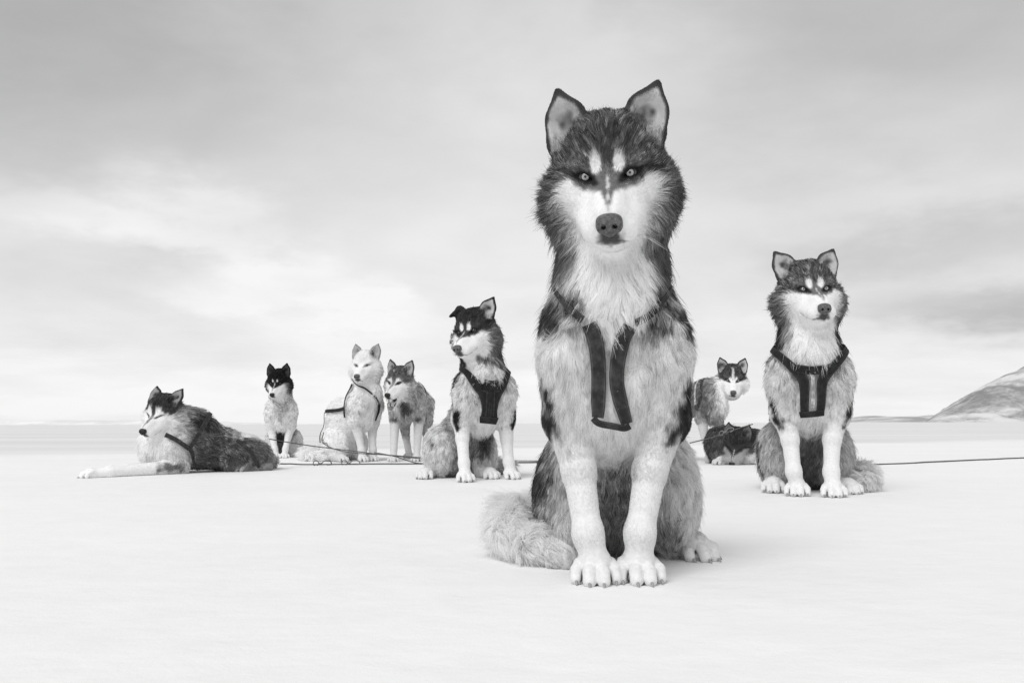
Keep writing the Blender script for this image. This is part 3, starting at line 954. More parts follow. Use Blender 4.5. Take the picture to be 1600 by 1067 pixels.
    d.paint('poly', (wp, True, -0.3, 0.078), white, 0.006, 0.007, 70, ag=0.04)
    if stripe:
        d.paint('poly', ([(0, 0.07), (0.011, 0.05), (0.009, 0.0), (0.006, -0.040), (0, -0.062)], True, -0.2, 0.05), cap * 0.9, 0.005, 0.003, 110, ag=0.5)
        d.paint('poly', ([(0, 0.0), (0.002, -0.005), (0.002, -0.05), (0, -0.055)], True, -0.2, 0.03), 0.55, 0.002, 0.002, 160, ag=0.3)
    if spots:
        for sg in (-1, 1):
            d.paint('el', ((sg * 0.0185, 0, spot[2]), (spot[0], 0.2, spot[1])), white, 0.0025, 0.002, 120, ag=0.04)
    if blaze:
        d.paint('poly', ([(0, 0.085), (0.005, 0.08), (0.008, 0.03), (0.014, 0.0), (0.03, -0.04), (0, -0.05)], True, -0.2, 0.06), white, 0.004, 0.003, 110, ag=0.1)
    # dark lips and whisker pads
    if white > 0.3:
        for sg in (-1, 1):
            pl = LIP(sg)
            for q, (a, b) in enumerate(zip(pl, pl[1:])):
                d.bald.append((f.pt(a), f.pt(b), (0.0075, 0.0065, 0.0055, 0.0045)[q] * s))
                d.paint('cap', (a, b, 0.0055 - 0.001 * q, 0.0048 - 0.001 * q), (0.05, 0.10, 0.20, 0.34)[q], 0.003, 0.0015, 160)
        d.paint('el', ((0, -0.088, -0.1065), (0.0190, 0.030, 0.0135)), 0.07, 0.005, 0.004, 150, ag=0.3)
    # eyes set into almond lids
    for sg in (-1, 1):
        ec = (sg * 0.0380, 0, 0.0)
        hit = d.cast(f.pt((ec[0], -0.15, ec[2])), f.R @ np.array([0, 1.0, 0]), 0.0, 0.3 * s)
        loc = f.inv(hit[None])[0]
        tilt = rotm(0, 0, -sg * 25)
        if eye != 'closed':
            d.ball((ec[0], loc[1] - 0.001, ec[2]), (0.0155, 0.0130, 0.0042 * squint), rot=tilt, k=0.003, sub=True)
            d.eyes.append((f.pt((ec[0] - sg * 0.0005, loc[1] + 0.0125, ec[2] + 0.0016)), 0.0125 * s, f.R, M_EYE if eye == 'pale' else M_EYE_D))
        d.frame = f.sub((ec[0], loc[1], ec[2]), tilt)
        d.bald.append((d.frame.pt((-0.016, 0, 0)), d.frame.pt((0.016, 0, 0)), 0.0075 * s))
        d.paint('el', ((0, 0, -0.0005), (0.0225, 0.03, (0.0112 if eye != 'closed' else 0.005))), rim, 0.003, 0.001, 160, ag=0.05)
        d.paint('el', ((-sg * 0.019, 0, -0.004), (0.010, 0.03, 0.0058)), rim * 1.3, 0.003, 0.001, 160, ag=0.05)
        d.frame = f
    # whiskers: a few long pale bristles from each lip
    if whiskers:
        for sg in (-1, 1):
            for k in range(9):
                a = np.array([sg * (0.030 + 0.004 * (k % 3)), -0.066 + 0.011 * (k % 3), -0.082 - 0.009 * (k // 3)])
                dr = np.array([sg * 1.0, 0.25 + 0.2 * random.random(), -0.25 + 0.25 * random.random() - 0.12 * (k // 3)])
                ln = random.uniform(0.035, 0.06)
                v2, f2 = tube([f.pt(a), f.pt(a + dr * ln * 0.55), f.pt(a + dr * ln + np.array([0, 0.008, -0.010]))], np.array([0.00042, 0.00032, 0.0001]) * s, 5)
                d.extra.append(('whisker', v2, f2, M_WHISKER))
    # nose leather
    d.noses.append((f.sub((0, -0.1025, -0.084), rotm(0, 4, 0)), 0.0445, dark_nose))
    d.frame = base
    return f

def paw(d, p, yaw=0, s=1.0, grey=0.8, claws=True, hair=0.006):
    base = d.frame
    f = base.sub(p, rotm(yaw), s)
    d.frame = f
    fl = ('dir', (0, -1, -0.6))
    d.ball((0, 0.006, 0.030), (0.031, 0.032, 0.030), k=0.014, hair=hair * 1.2, lay=0.9, flow=fl, grey=grey, ag=0.10, dens=1.6)
    for x, y, r in ((-0.0335, -0.020, 0.0112), (-0.0120, -0.040, 0.0120), (0.0120, -0.040, 0.0120), (0.0335, -0.020, 0.0112)):
        d.limb((x * 0.80, y + 0.028, 0.040), (x * 0.98, y + 0.006, 0.030), r * 0.80, r * 0.95, k=0.0025, hair=hair * 0.75, lay=0.92, flow=fl, grey=grey, ag=0.10, dens=1.8)
        d.limb((x * 0.98, y + 0.006, 0.030), (x, y, 0.0160), r * 0.95, r * 0.95, k=0.0025, hair=hair * 0.75, lay=0.92, flow=fl, grey=grey, ag=0.10, dens=1.8)
        if claws:
            d.claws.append((f.pt((x, y - 0.0060, 0.0135)), f.R, 0.0125 * f.s))
    for x, y in ((-0.0228, -0.030), (0, -0.036), (0.0228, -0.030)):
        d.bald.append((f.pt((x * 1.06, y - 0.004, 0.004)), f.pt((x * 0.85, y + 0.022, 0.048)), 0.0055 * f.s))
        d.paint('cap', ((x * 1.06, y - 0.004, 0.004), (x * 0.85, y + 0.022, 0.048), 0.0046, 0.0026), 0.05, 0.0020, 0.001, 150)  # clefts between the toes darkened: their shade is put into the coat colour
    d.frame = base

# ------------------------------------------------------------------ sitting dog
def sit(d, o):
    """pose in dog space: front paws at the origin, looking along -Y"""
    g = lambda k, v: o.get(k, v)
    cb, cl, cw, cg = g('back', 0.16), g('leg', 0.78), g('chest', 0.62), g('belly', 0.34)
    hx = g('hip', 0.035)                     # hips swing to one side
    ch = g('fur', 0.034)
    # neck and ruff
    hp = np.array(g('head', (-0.02, -0.09, 0.695)))
    nk = g('neck_top', (hp[0] + 0.005, hp[1] + 0.100, hp[2] - 0.045))
    d.limb(nk, (0, 0.055, 0.46), g('nr', 0.080), 0.096, k=0.05, hair=ch * 1.12, lay=0.58, flow=('dir', (0, 0.05, -1)), grey=g('neckc', 0.24), ag=0.4)
    d.ball((hp[0] * 0.4, -0.014, 0.500), (0.070, 0.062, 0.080), k=0.035, hair=ch * 1.15, lay=0.62, grey=g('bib', 0.74), ag=0.12)
    # chest, shoulders
    d.ball((0, 0.075, 0.37), (0.094, 0.115, 0.150), k=0.04, hair=ch * 0.8, lay=0.78, grey=cw, ag=0.4)
    L = g('legs', {})
    for sg in (-1, 1):
        q = L.get(sg, {})
        sh = np.array(q.get('shoulder', (sg * 0.078, 0.040, 0.425)))
        elb = np.array(q.get('elbow', (sg * 0.086, 0.048, 0.290)))
        mid = np.array(q.get('mid', (sg * 0.066, 0.030, 0.195)))
        wr = np.array(q.get('wrist', (sg * 0.045, 0.006, 0.085)))
        pw = np.array(q.get('paw', (sg * 0.038, 0.010, 0.0)))
        d.ball(sh, (0.056, 0.078, 0.088), k=0.035, hair=ch * 0.85, lay=0.78, grey=g('shoulderc', 0.50), ag=0.55)
        d.limb(sh + [0, -0.01, -0.03], elb, 0.060, 0.043, k=0.03, hair=ch * 0.7, lay=0.78, grey=cw, ag=0.45)
        d.ball(wr + [0, 0.002, 0.004], (0.0245, 0.0255, 0.030), k=0.016, hair=0.007, lay=0.92, grey=cl, ag=0.06, dens=2.2)
        d.limb(elb, mid, 0.042, 0.029, k=0.02, hair=0.010, lay=0.90, grey=cl, ag=0.08, dens=1.9)
        d.limb(mid, wr, 0.028, 0.0235, k=0.012, hair=0.0075, lay=0.92, grey=cl, ag=0.06, dens=2.2)
        d.limb(wr, pw + [0, -0.004, 0.040], 0.0235, 0.025, k=0.012, hair=0.007, lay=0.92, grey=cl, ag=0.06, dens=2.2)
        paw(d, pw, q.get('yaw', sg * 4), 1.0, cl)
    # trunk down to the seat
    d.limb((0, 0.13, 0.34), (hx, 0.31, 0.16), 0.105, 0.118, k=0.05, hair=ch * 0.8, lay=0.78, grey=cg, ag=0.35)
    d.ball((hx, 0.34, 0.115), (0.125, 0.115, 0.115), k=0.05, hair=ch, lay=0.7, flow=('dir', (0, 0.3, -1)), grey=cb, ag=0.45)
    if 'hump' in o:
        d.ball(o['hump'], (0.115, 0.15, 0.14), k=0.06, hair=ch, lay=0.7, flow=('dir', (0, 0.7, -0.7)), grey=cb, ag=0.3)
    # thighs and hind feet
    for sg in (-1, 1):
        th = np.array(g('thighs', {}).get(sg, (hx + sg * 0.105, 0.255, 0.125)))
        d.ball(th, (0.058, 0.120, 0.118), rot=rotm(sg * -8, 24, 0), k=0.035, hair=ch * 0.85, lay=0.74, flow=('dir', (0, -0.25, -1)), grey=g('thighc', 0.42), ag=0.3)
        hf = np.array(g('hind', {}).get(sg, (hx + sg * 0.16, 0.215, 0.0)))
        yw = g('hind_yaw', {}).get(sg, sg * 22)
        fw = rotm(yw) @ np.array([0, 1.0, 0])
        d.limb(hf + fw * 0.12 + [0, 0, 0.035], hf + [0, 0, 0.030], 0.030, 0.026, k=0.02, hair=0.010, lay=0.85, grey=cl * 0.9, ag=0.12)
        paw(d, hf, yw, 1.0, cl * 0.95, claws=g('hind_claws', True))
    # tail swept round on the snow
    T = g('tail', [(0.02, 0.44, 0.07), (-0.13, 0.46, 0.07), (-0.205, 0.38, 0.075), (-0.205, 0.28, 0.065), (-0.150, 0.205, 0.045), (-0.090, 0.165, 0.032)])
    if T:
        tr = np.linspace(0.034, 0.022, len(T))
        for i in range(len(T) - 1):
            d.limb(T[i], T[i + 1], tr[i], tr[i + 1], k=0.02, hair=g('tail_hair', 0.062), lay=0.58, grey=g('tailc', 0.55), ag=0.22)

# ------------------------------------------------------------------ the big dog in front
def main_dog():
    d = Dog(0.0032)
    d.strands = 400000; d.hw = 0.00032; d.lock = 14
    hp = (-0.016, -0.080, 0.698)
    sit(d, dict(head=hp, neckc=0.10, chest=0.80, shoulderc=0.70, belly=0.46, thighc=0.58, tailc=0.74, leg=0.73, neck_top=(0.004, 0.02, 0.645), nr=0.088, tail_hair=0.055,
                legs={-1: dict(shoulder=(-0.066, 0.040, 0.425), elbow=(-0.076, 0.048, 0.29), mid=(-0.062, 0.030, 0.195), wrist=(-0.049, 0.008, 0.088), paw=(-0.037, 0.012, 0), yaw=-3),
                      1: dict(elbow=(0.092, 0.048, 0.29), mid=(0.064, 0.030, 0.195), wrist=(0.041, 0.010, 0.088), paw=(0.039, 0.020, 0), yaw=3)},
                tail=[(0.02, 0.44, 0.07), (-0.11, 0.46, 0.07), (-0.185, 0.38, 0.072), (-0.185, 0.28, 0.062), (-0.135, 0.205, 0.043), (-0.085, 0.165, 0.030)],
                hind={-1: (-0.085, 0.20, 0), 1: (0.190, 0.245, 0)}, hind_yaw={-1: -10, 1: 30}, thighs={-1: (-0.070, 0.26, 0.125), 1: (0.145, 0.28, 0.135)}, hip=0.03))
    head(d, hp, yaw=-9, pitch=13, roll=-2.5, ears=((0, 0, 2), (0, 0, 9)), cap=0.135, cap_ag=1.0, cheek=0.11, pivot=False, whiskers=True)
    # markings of the body: dark shoulders and neck sides, black elbows, grey flank
    for sg, wd in ((-1, 0.75), (1, 1.0)):
        d.paint('el', ((sg * 0.110, 0.06, 0.485), (0.070, 0.13, 0.050 * wd)), 0.075, 0.02, 0.02, 45, ag=0.7)
        d.paint('cap', ((sg * 0.150, 0.07, 0.42), (sg * 0.138, 0.03, 0.28), 0.024, 0.028), 0.05, 0.012, 0.012, 60, ag=0.6)
        d.paint('cap', ((sg * 0.136, 0.015, 0.345), (sg * 0.094, -0.006, 0.225), 0.026, 0.006), 0.045, 0.014, 0.009, 70, ag=0.6)
    d.paint('poly', ([(-0.050, 0.62), (-0.060, 0.55), (-0.056, 0.51), (-0.046, 0.465), (-0.02, 0.440), (0.02, 0.440), (0.044, 0.465), (0.030, 0.51), (0.012, 0.56), (0.018, 0.62)], False, -0.105, 0.05), 0.88, 0.010, 0.016, 50, ag=0.10)
    d.paint('el', ((0.088, 0.02, 0.500), (0.020, 0.05, 0.022)), 0.4, 0.012, 0.01, 50, ag=0.4)
    d.paint('el', ((-0.080, 0.01, 0.530), (0.020, 0.05, 0.025)), 0.4, 0.012, 0.01, 50, ag=0.4)
    d.paint('el', ((0.02, 0.17, 0.13), (0.050, 0.12, 0.11)), 0.27, 0.03, 0.02, 40, ag=0.6)
    d.paint('el', ((-0.110, 0.27, 0.17), (0.05, 0.10, 0.085)), 0.06, 0.03, 0.02, 50, ag=0.7)
    d.paint('cap', ((0.222, 0.35, 0.23), (0.205, 0.33, 0.08), 0.026, 0.028), 0.06, 0.012, 0.010, 60, ag=0.5)
    d.paint('el', ((0.12, 0.17, 0.06), (0.04, 0.06, 0.05)), 0.30, 0.02, 0.015, 50, ag=0.5)
    # harness: thin neck cords sunk in the ruff, two bands down the breast, joined by a cross band
    B = [0.012, 0.012, 0.011, 0.011, 0.012]
    d.strap([(-0.043, -0.05, 0.452), (-0.038, -0.05, 0.42), (-0.0325, -0.045, 0.36), (-0.034, -0.04, 0.315), (-0.037, -0.04, 0.285)], [0.026, 0.027, 0.025, 0.025, 0.020], n=40, mode='g', off=B)
    d.strap([(0.012, -0.05, 0.452), (0.004, -0.05, 0.42), (-0.003, -0.045, 0.36), (0.003, -0.04, 0.32), (0.018, -0.04, 0.274)], [0.026, 0.027, 0.025, 0.025, 0.020], n=40, mode='g', off=B)
    d.strap([(-0.041, -0.04, 0.289), (-0.030, -0.04, 0.280), (-0.008, -0.04, 0.276), (0.012, -0.04, 0.272), (0.021, -0.04, 0.276)], 0.012, n=24, off=0.015, mode='y')
    N = [0.0, 0.004, 0.012, 0.015]
    d.strap([(-0.090, 0.14, 0.570), (-0.108, 0.05, 0.535), (-0.084, -0.02, 0.495), (-0.052, -0.05, 0.458)], [0.006, 0.006, 0.008, 0.014], n=36, mode='g', off=N, name='neck_cord')
    d.strap([(0.095, 0.14, 0.570), (0.112, 0.05, 0.535), (0.078, -0.02, 0.495), (0.018, -0.05, 0.458)], [0.006, 0.006, 0.008, 0.014], n=36, mode='g', off=N, name='neck_cord')
    return d.build('sled_dog', 'largest dog, sitting front and centre, staring at the camera with pale eyes', (0.180, 1.40, 0.0))
main_dog()

# ------------------------------------------------------------------ the sitting dog on the right
def right_dog():
    d = Dog(0.0046)
    d.strands = 150000; d.hw = 0.00062
    hp = (0.0, -0.070, 0.700)
    sit(d, dict(head=hp, fur=0.042, neckc=0.15, bib=0.70, chest=0.70, shoulderc=0.52, belly=0.28, thighc=0.46, back=0.12, leg=0.76, tailc=0.62, hip=0.0,
                legs={-1: dict(mid=(-0.072, 0.030, 0.195), wrist=(-0.066, 0.010, 0.086), paw=(-0.056, 0.02, 0), yaw=-6),
                      1: dict(mid=(0.064, 0.025, 0.195), wrist=(0.054, 0.000, 0.086), paw=(0.056, -0.01, 0), yaw=2)},
                hind={-1: (-0.125, 0.14, 0), 1: (0.125, 0.12, 0)}, hind_yaw={-1: -6, 1: 14}, thighs={-1: (-0.105, 0.26, 0.13), 1: (0.105, 0.26, 0.125)},
                tail=[(0, 0.44, 0.07), (0.14, 0.42, 0.06), (0.205, 0.33, 0.06), (0.205, 0.25, 0.05), (0.17, 0.19, 0.04)]))
    head(d, hp, yaw=9, pitch=-2, roll=-1, s=1.0, cap=0.15, cap_ag=0.9, cheek=0.18, white=0.80, ears=((-6, 0, -14), (0, 0, 14)), squint=0.8,
         white_poly=[(0, -0.055), (0.012, -0.034), (0.030, -0.026), (0.052, -0.014), (0.072, -0.002), (0.086, -0.016), (0.082, -0.046), (0.074, -0.070), (0.068, -0.100), (0.060, -0.20), (0, -0.20)])
    for sg in (-1, 1):
        d.paint('cap', ((sg * 0.105, 0.04, 0.62), (sg * 0.080, 0.02, 0.52), 0.040, 0.030), 0.06, 0.015, 0.015, 55, ag=0.6)
        d.paint('cap', ((sg * 0.120, 0.08, 0.49), (sg * 0.150, 0.07, 0.36), 0.030, 0.022), 0.07, 0.015, 0.012, 50, ag=0.6)
        d.paint('cap', ((sg * 0.125, 0.02, 0.33), (sg * 0.112, 0.01, 0.25), 0.018, 0.012), 0.05, 0.010, 0.012, 60, ag=0.4)
    d.paint('el', ((0, -0.06, 0.535), (0.050, 0.12, 0.065)), 0.80, 0.014, 0.014, 50, ag=0.1)
    d.paint('el', ((0.0, 0.17, 0.16), (0.045, 0.12, 0.12)), 0.22, 0.02, 0.02, 40, ag=0.4)
    d.paint('cap', ((-0.155, 0.27, 0.18), (-0.150, 0.24, 0.10), 0.026, 0.020), 0.12, 0.014, 0.012, 50, ag=0.4)
    d.paint('cap', ((0.165, 0.33, 0.22), (0.155, 0.30, 0.08), 0.022, 0.024), 0.16, 0.014, 0.012, 50, ag=0.4)
    # broad black breast bands
    O = [0.002, 0.012, 0.018, 0.020, 0.019, 0.018, 0.017, 0.017]
    d.strap([(-0.09, 0.15, 0.555), (-0.115, 0.07, 0.525), (-0.105, 0.01, 0.495), (-0.070, -0.03, 0.455), (-0.032, -0.05, 0.41), (-0.025, -0.045, 0.36), (-0.027, -0.04, 0.31), (-0.029, -0.04, 0.285)],
            [0.016, 0.020, 0.022, 0.028, 0.036, 0.031, 0.028, 0.028], M_WEB_D, off=O, mode='g', n=44)
    d.strap([(0.09, 0.15, 0.555), (0.115, 0.07, 0.525), (0.105, 0.01, 0.495), (0.075, -0.03, 0.455), (0.034, -0.05, 0.41), (0.025, -0.045, 0.36), (0.023, -0.04, 0.31), (0.021, -0.04, 0.285)],
            [0.016, 0.020, 0.022, 0.028, 0.036, 0.031, 0.028, 0.028], M_WEB_D, off=O, mode='g', n=44)
    d.strap([(-0.042, -0.04, 0.281), (-0.01, -0.04, 0.283), (0.034, -0.04, 0.288)], 0.022, M_WEB_D, n=16, off=0.020, mode='y')
    d.strap([(-0.050, -0.04, 0.436), (0.0, -0.04, 0.428), (0.054, -0.04, 0.436)], 0.030, M_WEB_D, n=12, off=0.021, mode='y')
    d.strap([(-0.001, -0.04, 0.418), (0.000, -0.04, 0.36), (-0.003, -0.04, 0.305)], 0.011, M_WEB_L, n=14, off=0.019, mode='y')
    d.strap([(-0.155, 0.10, 0.30), (-0.160, 0.14, 0.29), (-0.150, 0.20, 0.285)], 0.034, M_WEB_D, n=12, off=0.014, mode='g')
    return d.build('sled_dog', 'sitting dog at right in a black chest harness with a pale middle strip', (1.132, 3.02, 0), -14, 1.10)

# ------------------------------------------------------------------ the sitting dog left of centre
def mid_dog():
    d = Dog(0.0050)
    d.strands = 120000; d.hw = 0.00082
    hp = (-0.030, -0.070, 0.690)
    sit(d, dict(head=hp, fur=0.042, neckc=0.14, bib=0.62, chest=0.72, shoulderc=0.55, belly=0.36, thighc=0.58, back=0.30, leg=0.76, hip=-0.06,
                legs={-1: dict(shoulder=(-0.085, 0.035, 0.425), elbow=(-0.108, 0.040, 0.29), mid=(-0.112, 0.015, 0.195), wrist=(-0.115, -0.030, 0.086), paw=(-0.115, -0.045, 0), yaw=-2),
                      1: dict(shoulder=(0.085, 0.035, 0.425), elbow=(0.105, 0.048, 0.29), mid=(0.112, 0.045, 0.195), wrist=(0.120, 0.040, 0.086), paw=(0.128, 0.035, 0), yaw=14)},
                hind={-1: (-0.245, 0.20, 0), 1: (0.045, 0.085, 0)}, hind_yaw={-1: -28, 1: 4}, thighs={-1: (-0.165, 0.28, 0.135), 1: (0.055, 0.25, 0.12)},
                tail=[(0, 0.44, 0.06), (0.12, 0.46, 0.05), (0.22, 0.42, 0.045)], tailc=0.5))
    head(d, hp, yaw=-46, pitch=2, roll=-4, cap=0.055, cap_ag=0.6, white=0.80, ears=((0, 0, -8), (10, 0, 16)), ear_fold=(1, 0), eye='dark', squint=0.9, cheek=0.20,
         white_poly=[(0, -0.045), (0.012, -0.034), (0.030, -0.032), (0.052, -0.026), (0.066, -0.012), (0.086, -0.016), (0.090, -0.046), (0.080, -0.075), (0.068, -0.100), (0.060, -0.20), (0, -0.20)])
    for sg in (-1, 1):
        d.paint('cap', ((sg * 0.105, 0.04, 0.62), (sg * 0.080, 0.02, 0.54), 0.040, 0.026), 0.05, 0.015, 0.015, 55, ag=0.6)
        d.paint('cap', ((sg * 0.110, 0.05, 0.48), (sg * 0.150, 0.06, 0.36), 0.034, 0.022), 0.07, 0.015, 0.012, 50, ag=0.6)
        d.paint('cap', ((sg * 0.140, 0.01, 0.32), (sg * 0.136, 0.01, 0.25), 0.024, 0.012), 0.022, 0.010, 0.012, 60, ag=0.4)
    d.paint('cap', ((-0.06, -0.05, 0.575), (0.06, -0.05, 0.545), 0.016, 0.016), 0.16, 0.01, 0.01, 50, ag=0.5)
    d.paint('el', ((0.03, 0.15, 0.19), (0.040, 0.10, 0.07)), 0.10, 0.02, 0.02, 40, ag=0.4)
    d.paint('el', ((-0.04, 0.15, 0.14), (0.050, 0.10, 0.09)), 0.28, 0.02, 0.02, 40, ag=0.4)
    d.paint('cap', ((-0.235, 0.25, 0.20), (-0.200, 0.20, 0.19), 0.014, 0.012), 0.16, 0.01, 0.014, 50, ag=0.4)
    # black breast piece with a crossed front
    O = [0.010, 0.014, 0.017, 0.018, 0.018, 0.018]
    d.strap([(-0.115, 0.05, 0.535), (-0.085, 0.0, 0.485), (-0.050, -0.04, 0.445), (-0.024, -0.05, 0.39), (-0.018, -0.045, 0.33), (-0.022, -0.04, 0.285)], [0.022, 0.026, 0.05, 0.05, 0.035, 0.04], M_WEB_D, off=O, mode='g', n=40)
    d.strap([(0.115, 0.05, 0.535), (0.085, 0.0, 0.485), (0.050, -0.04, 0.445), (0.024, -0.05, 0.39), (0.018, -0.045, 0.33), (0.022, -0.04, 0.285)], [0.030, 0.036, 0.05, 0.05, 0.035, 0.04], M_WEB_D, off=O, mode='g', n=40)
    d.strap([(-0.042, -0.04, 0.286), (0.0, -0.04, 0.282), (0.042, -0.04, 0.278)], 0.034, M_WEB_D, n=14, off=0.021, mode='y')
    d.strap([(-0.04, -0.04, 0.440), (0.0, -0.04, 0.432), (0.04, -0.04, 0.440)], 0.06, M_WEB_D, n=12, off=0.020, mode='y')
    d.strap([(0.0, -0.04, 0.42), (0.0, -0.04, 0.36), (0.0, -0.04, 0.300)], 0.045, M_WEB_D, n=14, off=0.019, mode='y')
    return d.build('sled_dog', 'sitting dog with one folded ear and black chest harness, looking left', (-0.125, 3.90, 0), 18, 1.05)

# ------------------------------------------------------------------ the small dog with the black head
def black_headed_dog():
    d = Dog(0.0064)
    d.strands = 40000; d.hw = 0.0014
    hp = (-0.015, -0.090, 0.680)
    sit(d, dict(head=hp, neckc=0.55, bib=0.50, chest=0.74, shoulderc=0.72, belly=0.22, thighc=0.60, back=0.5, leg=0.76, fur=0.036, hip=0.02, hind_claws=False,
                legs={-1: dict(paw=(-0.036, 0.0, 0), wrist=(-0.044, 0.004, 0.086)), 1: dict(paw=(0.040, 0.0, 0), wrist=(0.046, 0.004, 0.086))},
                hind={-1: (-0.11, 0.13, 0), 1: (0.15, 0.13, 0)}, tail=None))
    head(d, hp, yaw=-18, pitch=12, roll=0, cap=0.010, cap_ag=0.15, white=0.80, spot=(0.007, 0.009, 0.025), cheek=0.012, ear_in=0.05, eye='dark', squint=0.7, dark_nose=True, stripe=False, ruff=0.026,
         ears=((0, 0, 6), (0, 0, -4)), white_poly=[(0.0, -0.075), (0.020, -0.060), (0.034, -0.036), (0.062, -0.024), (0.076, -0.040), (0.072, -0.075), (0.060, -0.110), (0.045, -0.20), (0, -0.20)])
    d.paint('el', ((0.0, 0.14, 0.20), (0.05, 0.12, 0.16)), 0.14, 0.02, 0.02, 40, ag=0.4)
    d.strap([(-0.085, 0.0, 0.555), (-0.055, -0.06, 0.50), (0.0, -0.08, 0.470), (0.055, -0.06, 0.50), (0.085, 0.0, 0.555)], 0.026, M_WEB_L, n=30, off=0.016, mode='g')
    d.strap([(0.0, -0.04, 0.468), (-0.008, -0.04, 0.40), (-0.012, -0.04, 0.32)], 0.022, M_WEB_L, n=14, off=0.014, mode='y')
    d.strap([(-0.01, -0.06, 0.225), (-0.01, -0.06, 0.18), (-0.012, -0.06, 0.14)], 0.045, M_WEB_D, n=8, off=0.010, mode='y')
    return d.build('sled_dog', 'small sitting dog with a black head and pale body between lying and white dogs', (-1.88, 6.50, 0), 14, 0.92)

# ------------------------------------------------------------------ the white dog
def white_dog():
    d = Dog(0.0060)
    d.strands = 55000; d.hw = 0.0013
    hp = (0.0, -0.075, 0.690)
    W = 0.80
    sit(d, dict(head=hp, neckc=W, bib=W, chest=W, shoulderc=W, belly=W, thighc=W, hump=(0, 0.26, 0.33), back=W, leg=0.70, tailc=W, fur=0.042, hip=0.0, hind_claws=False,
                legs={-1: dict(paw=(-0.050, 0.0, 0), wrist=(-0.056, 0.004, 0.086)), 1: dict(paw=(0.056, 0.01, 0), wrist=(0.056, 0.01, 0.086))},
                hind={-1: (-0.15, 0.10, 0), 1: (0.15, 0.16, 0)}, hind_yaw={-1: -8, 1: 14},
                tail=[(0.0, 0.46, 0.06), (-0.08, 0.52, 0.06), (-0.17, 0.50, 0.055), (-0.22, 0.40, 0.05), (-0.215, 0.28, 0.045)]))
    head(d, hp, yaw=-62, pitch=0, roll=0, cap=W, cap_ag=0.06, white=W, cheek=W, ear_in=0.40, eye='dark', squint=0.8, spots=False, stripe=False, rim=0.28, ears=((0, 0, 0), (0, 0, 4)))
    O = 0.012
    d.strap([(-0.105, 0.05, 0.60), (-0.075, -0.04, 0.53), (0.0, -0.085, 0.455), (0.045, -0.07, 0.415)], 0.012, M_WEB_D, n=26, off=0.016, mode='g')
    d.strap([(0.045, -0.07, 0.415), (0.05, -0.05, 0.36), (0.03, -0.03, 0.30)], 0.022, M_WEB_D, n=12, off=0.016, mode='g')
    d.strap([(-0.115, 0.07, 0.56), (-0.14, 0.10, 0.46), (-0.150, 0.11, 0.39), (-0.145, 0.10, 0.32)], 0.026, M_WEB_D, n=22, off=0.018, mode='g')
    d.strap([(-0.150, 0.11, 0.385), (-0.155, 0.20, 0.38), (-0.150, 0.30, 0.375), (-0.10, 0.40, 0.37)], 0.026, M_WEB_D, n=22, off=0.018, mode='g')
    d.strap([(-0.12, 0.40, 0.36), (-0.175, 0.36, 0.26), (-0.195, 0.31, 0.14)], 0.010, M_WEB_D, n=18, off=0.020, mode='g')
    return d.build('sled_dog', 'pure white sitting dog in a thin black harness', (-1.06, 5.90, 0), 52, 1.02)

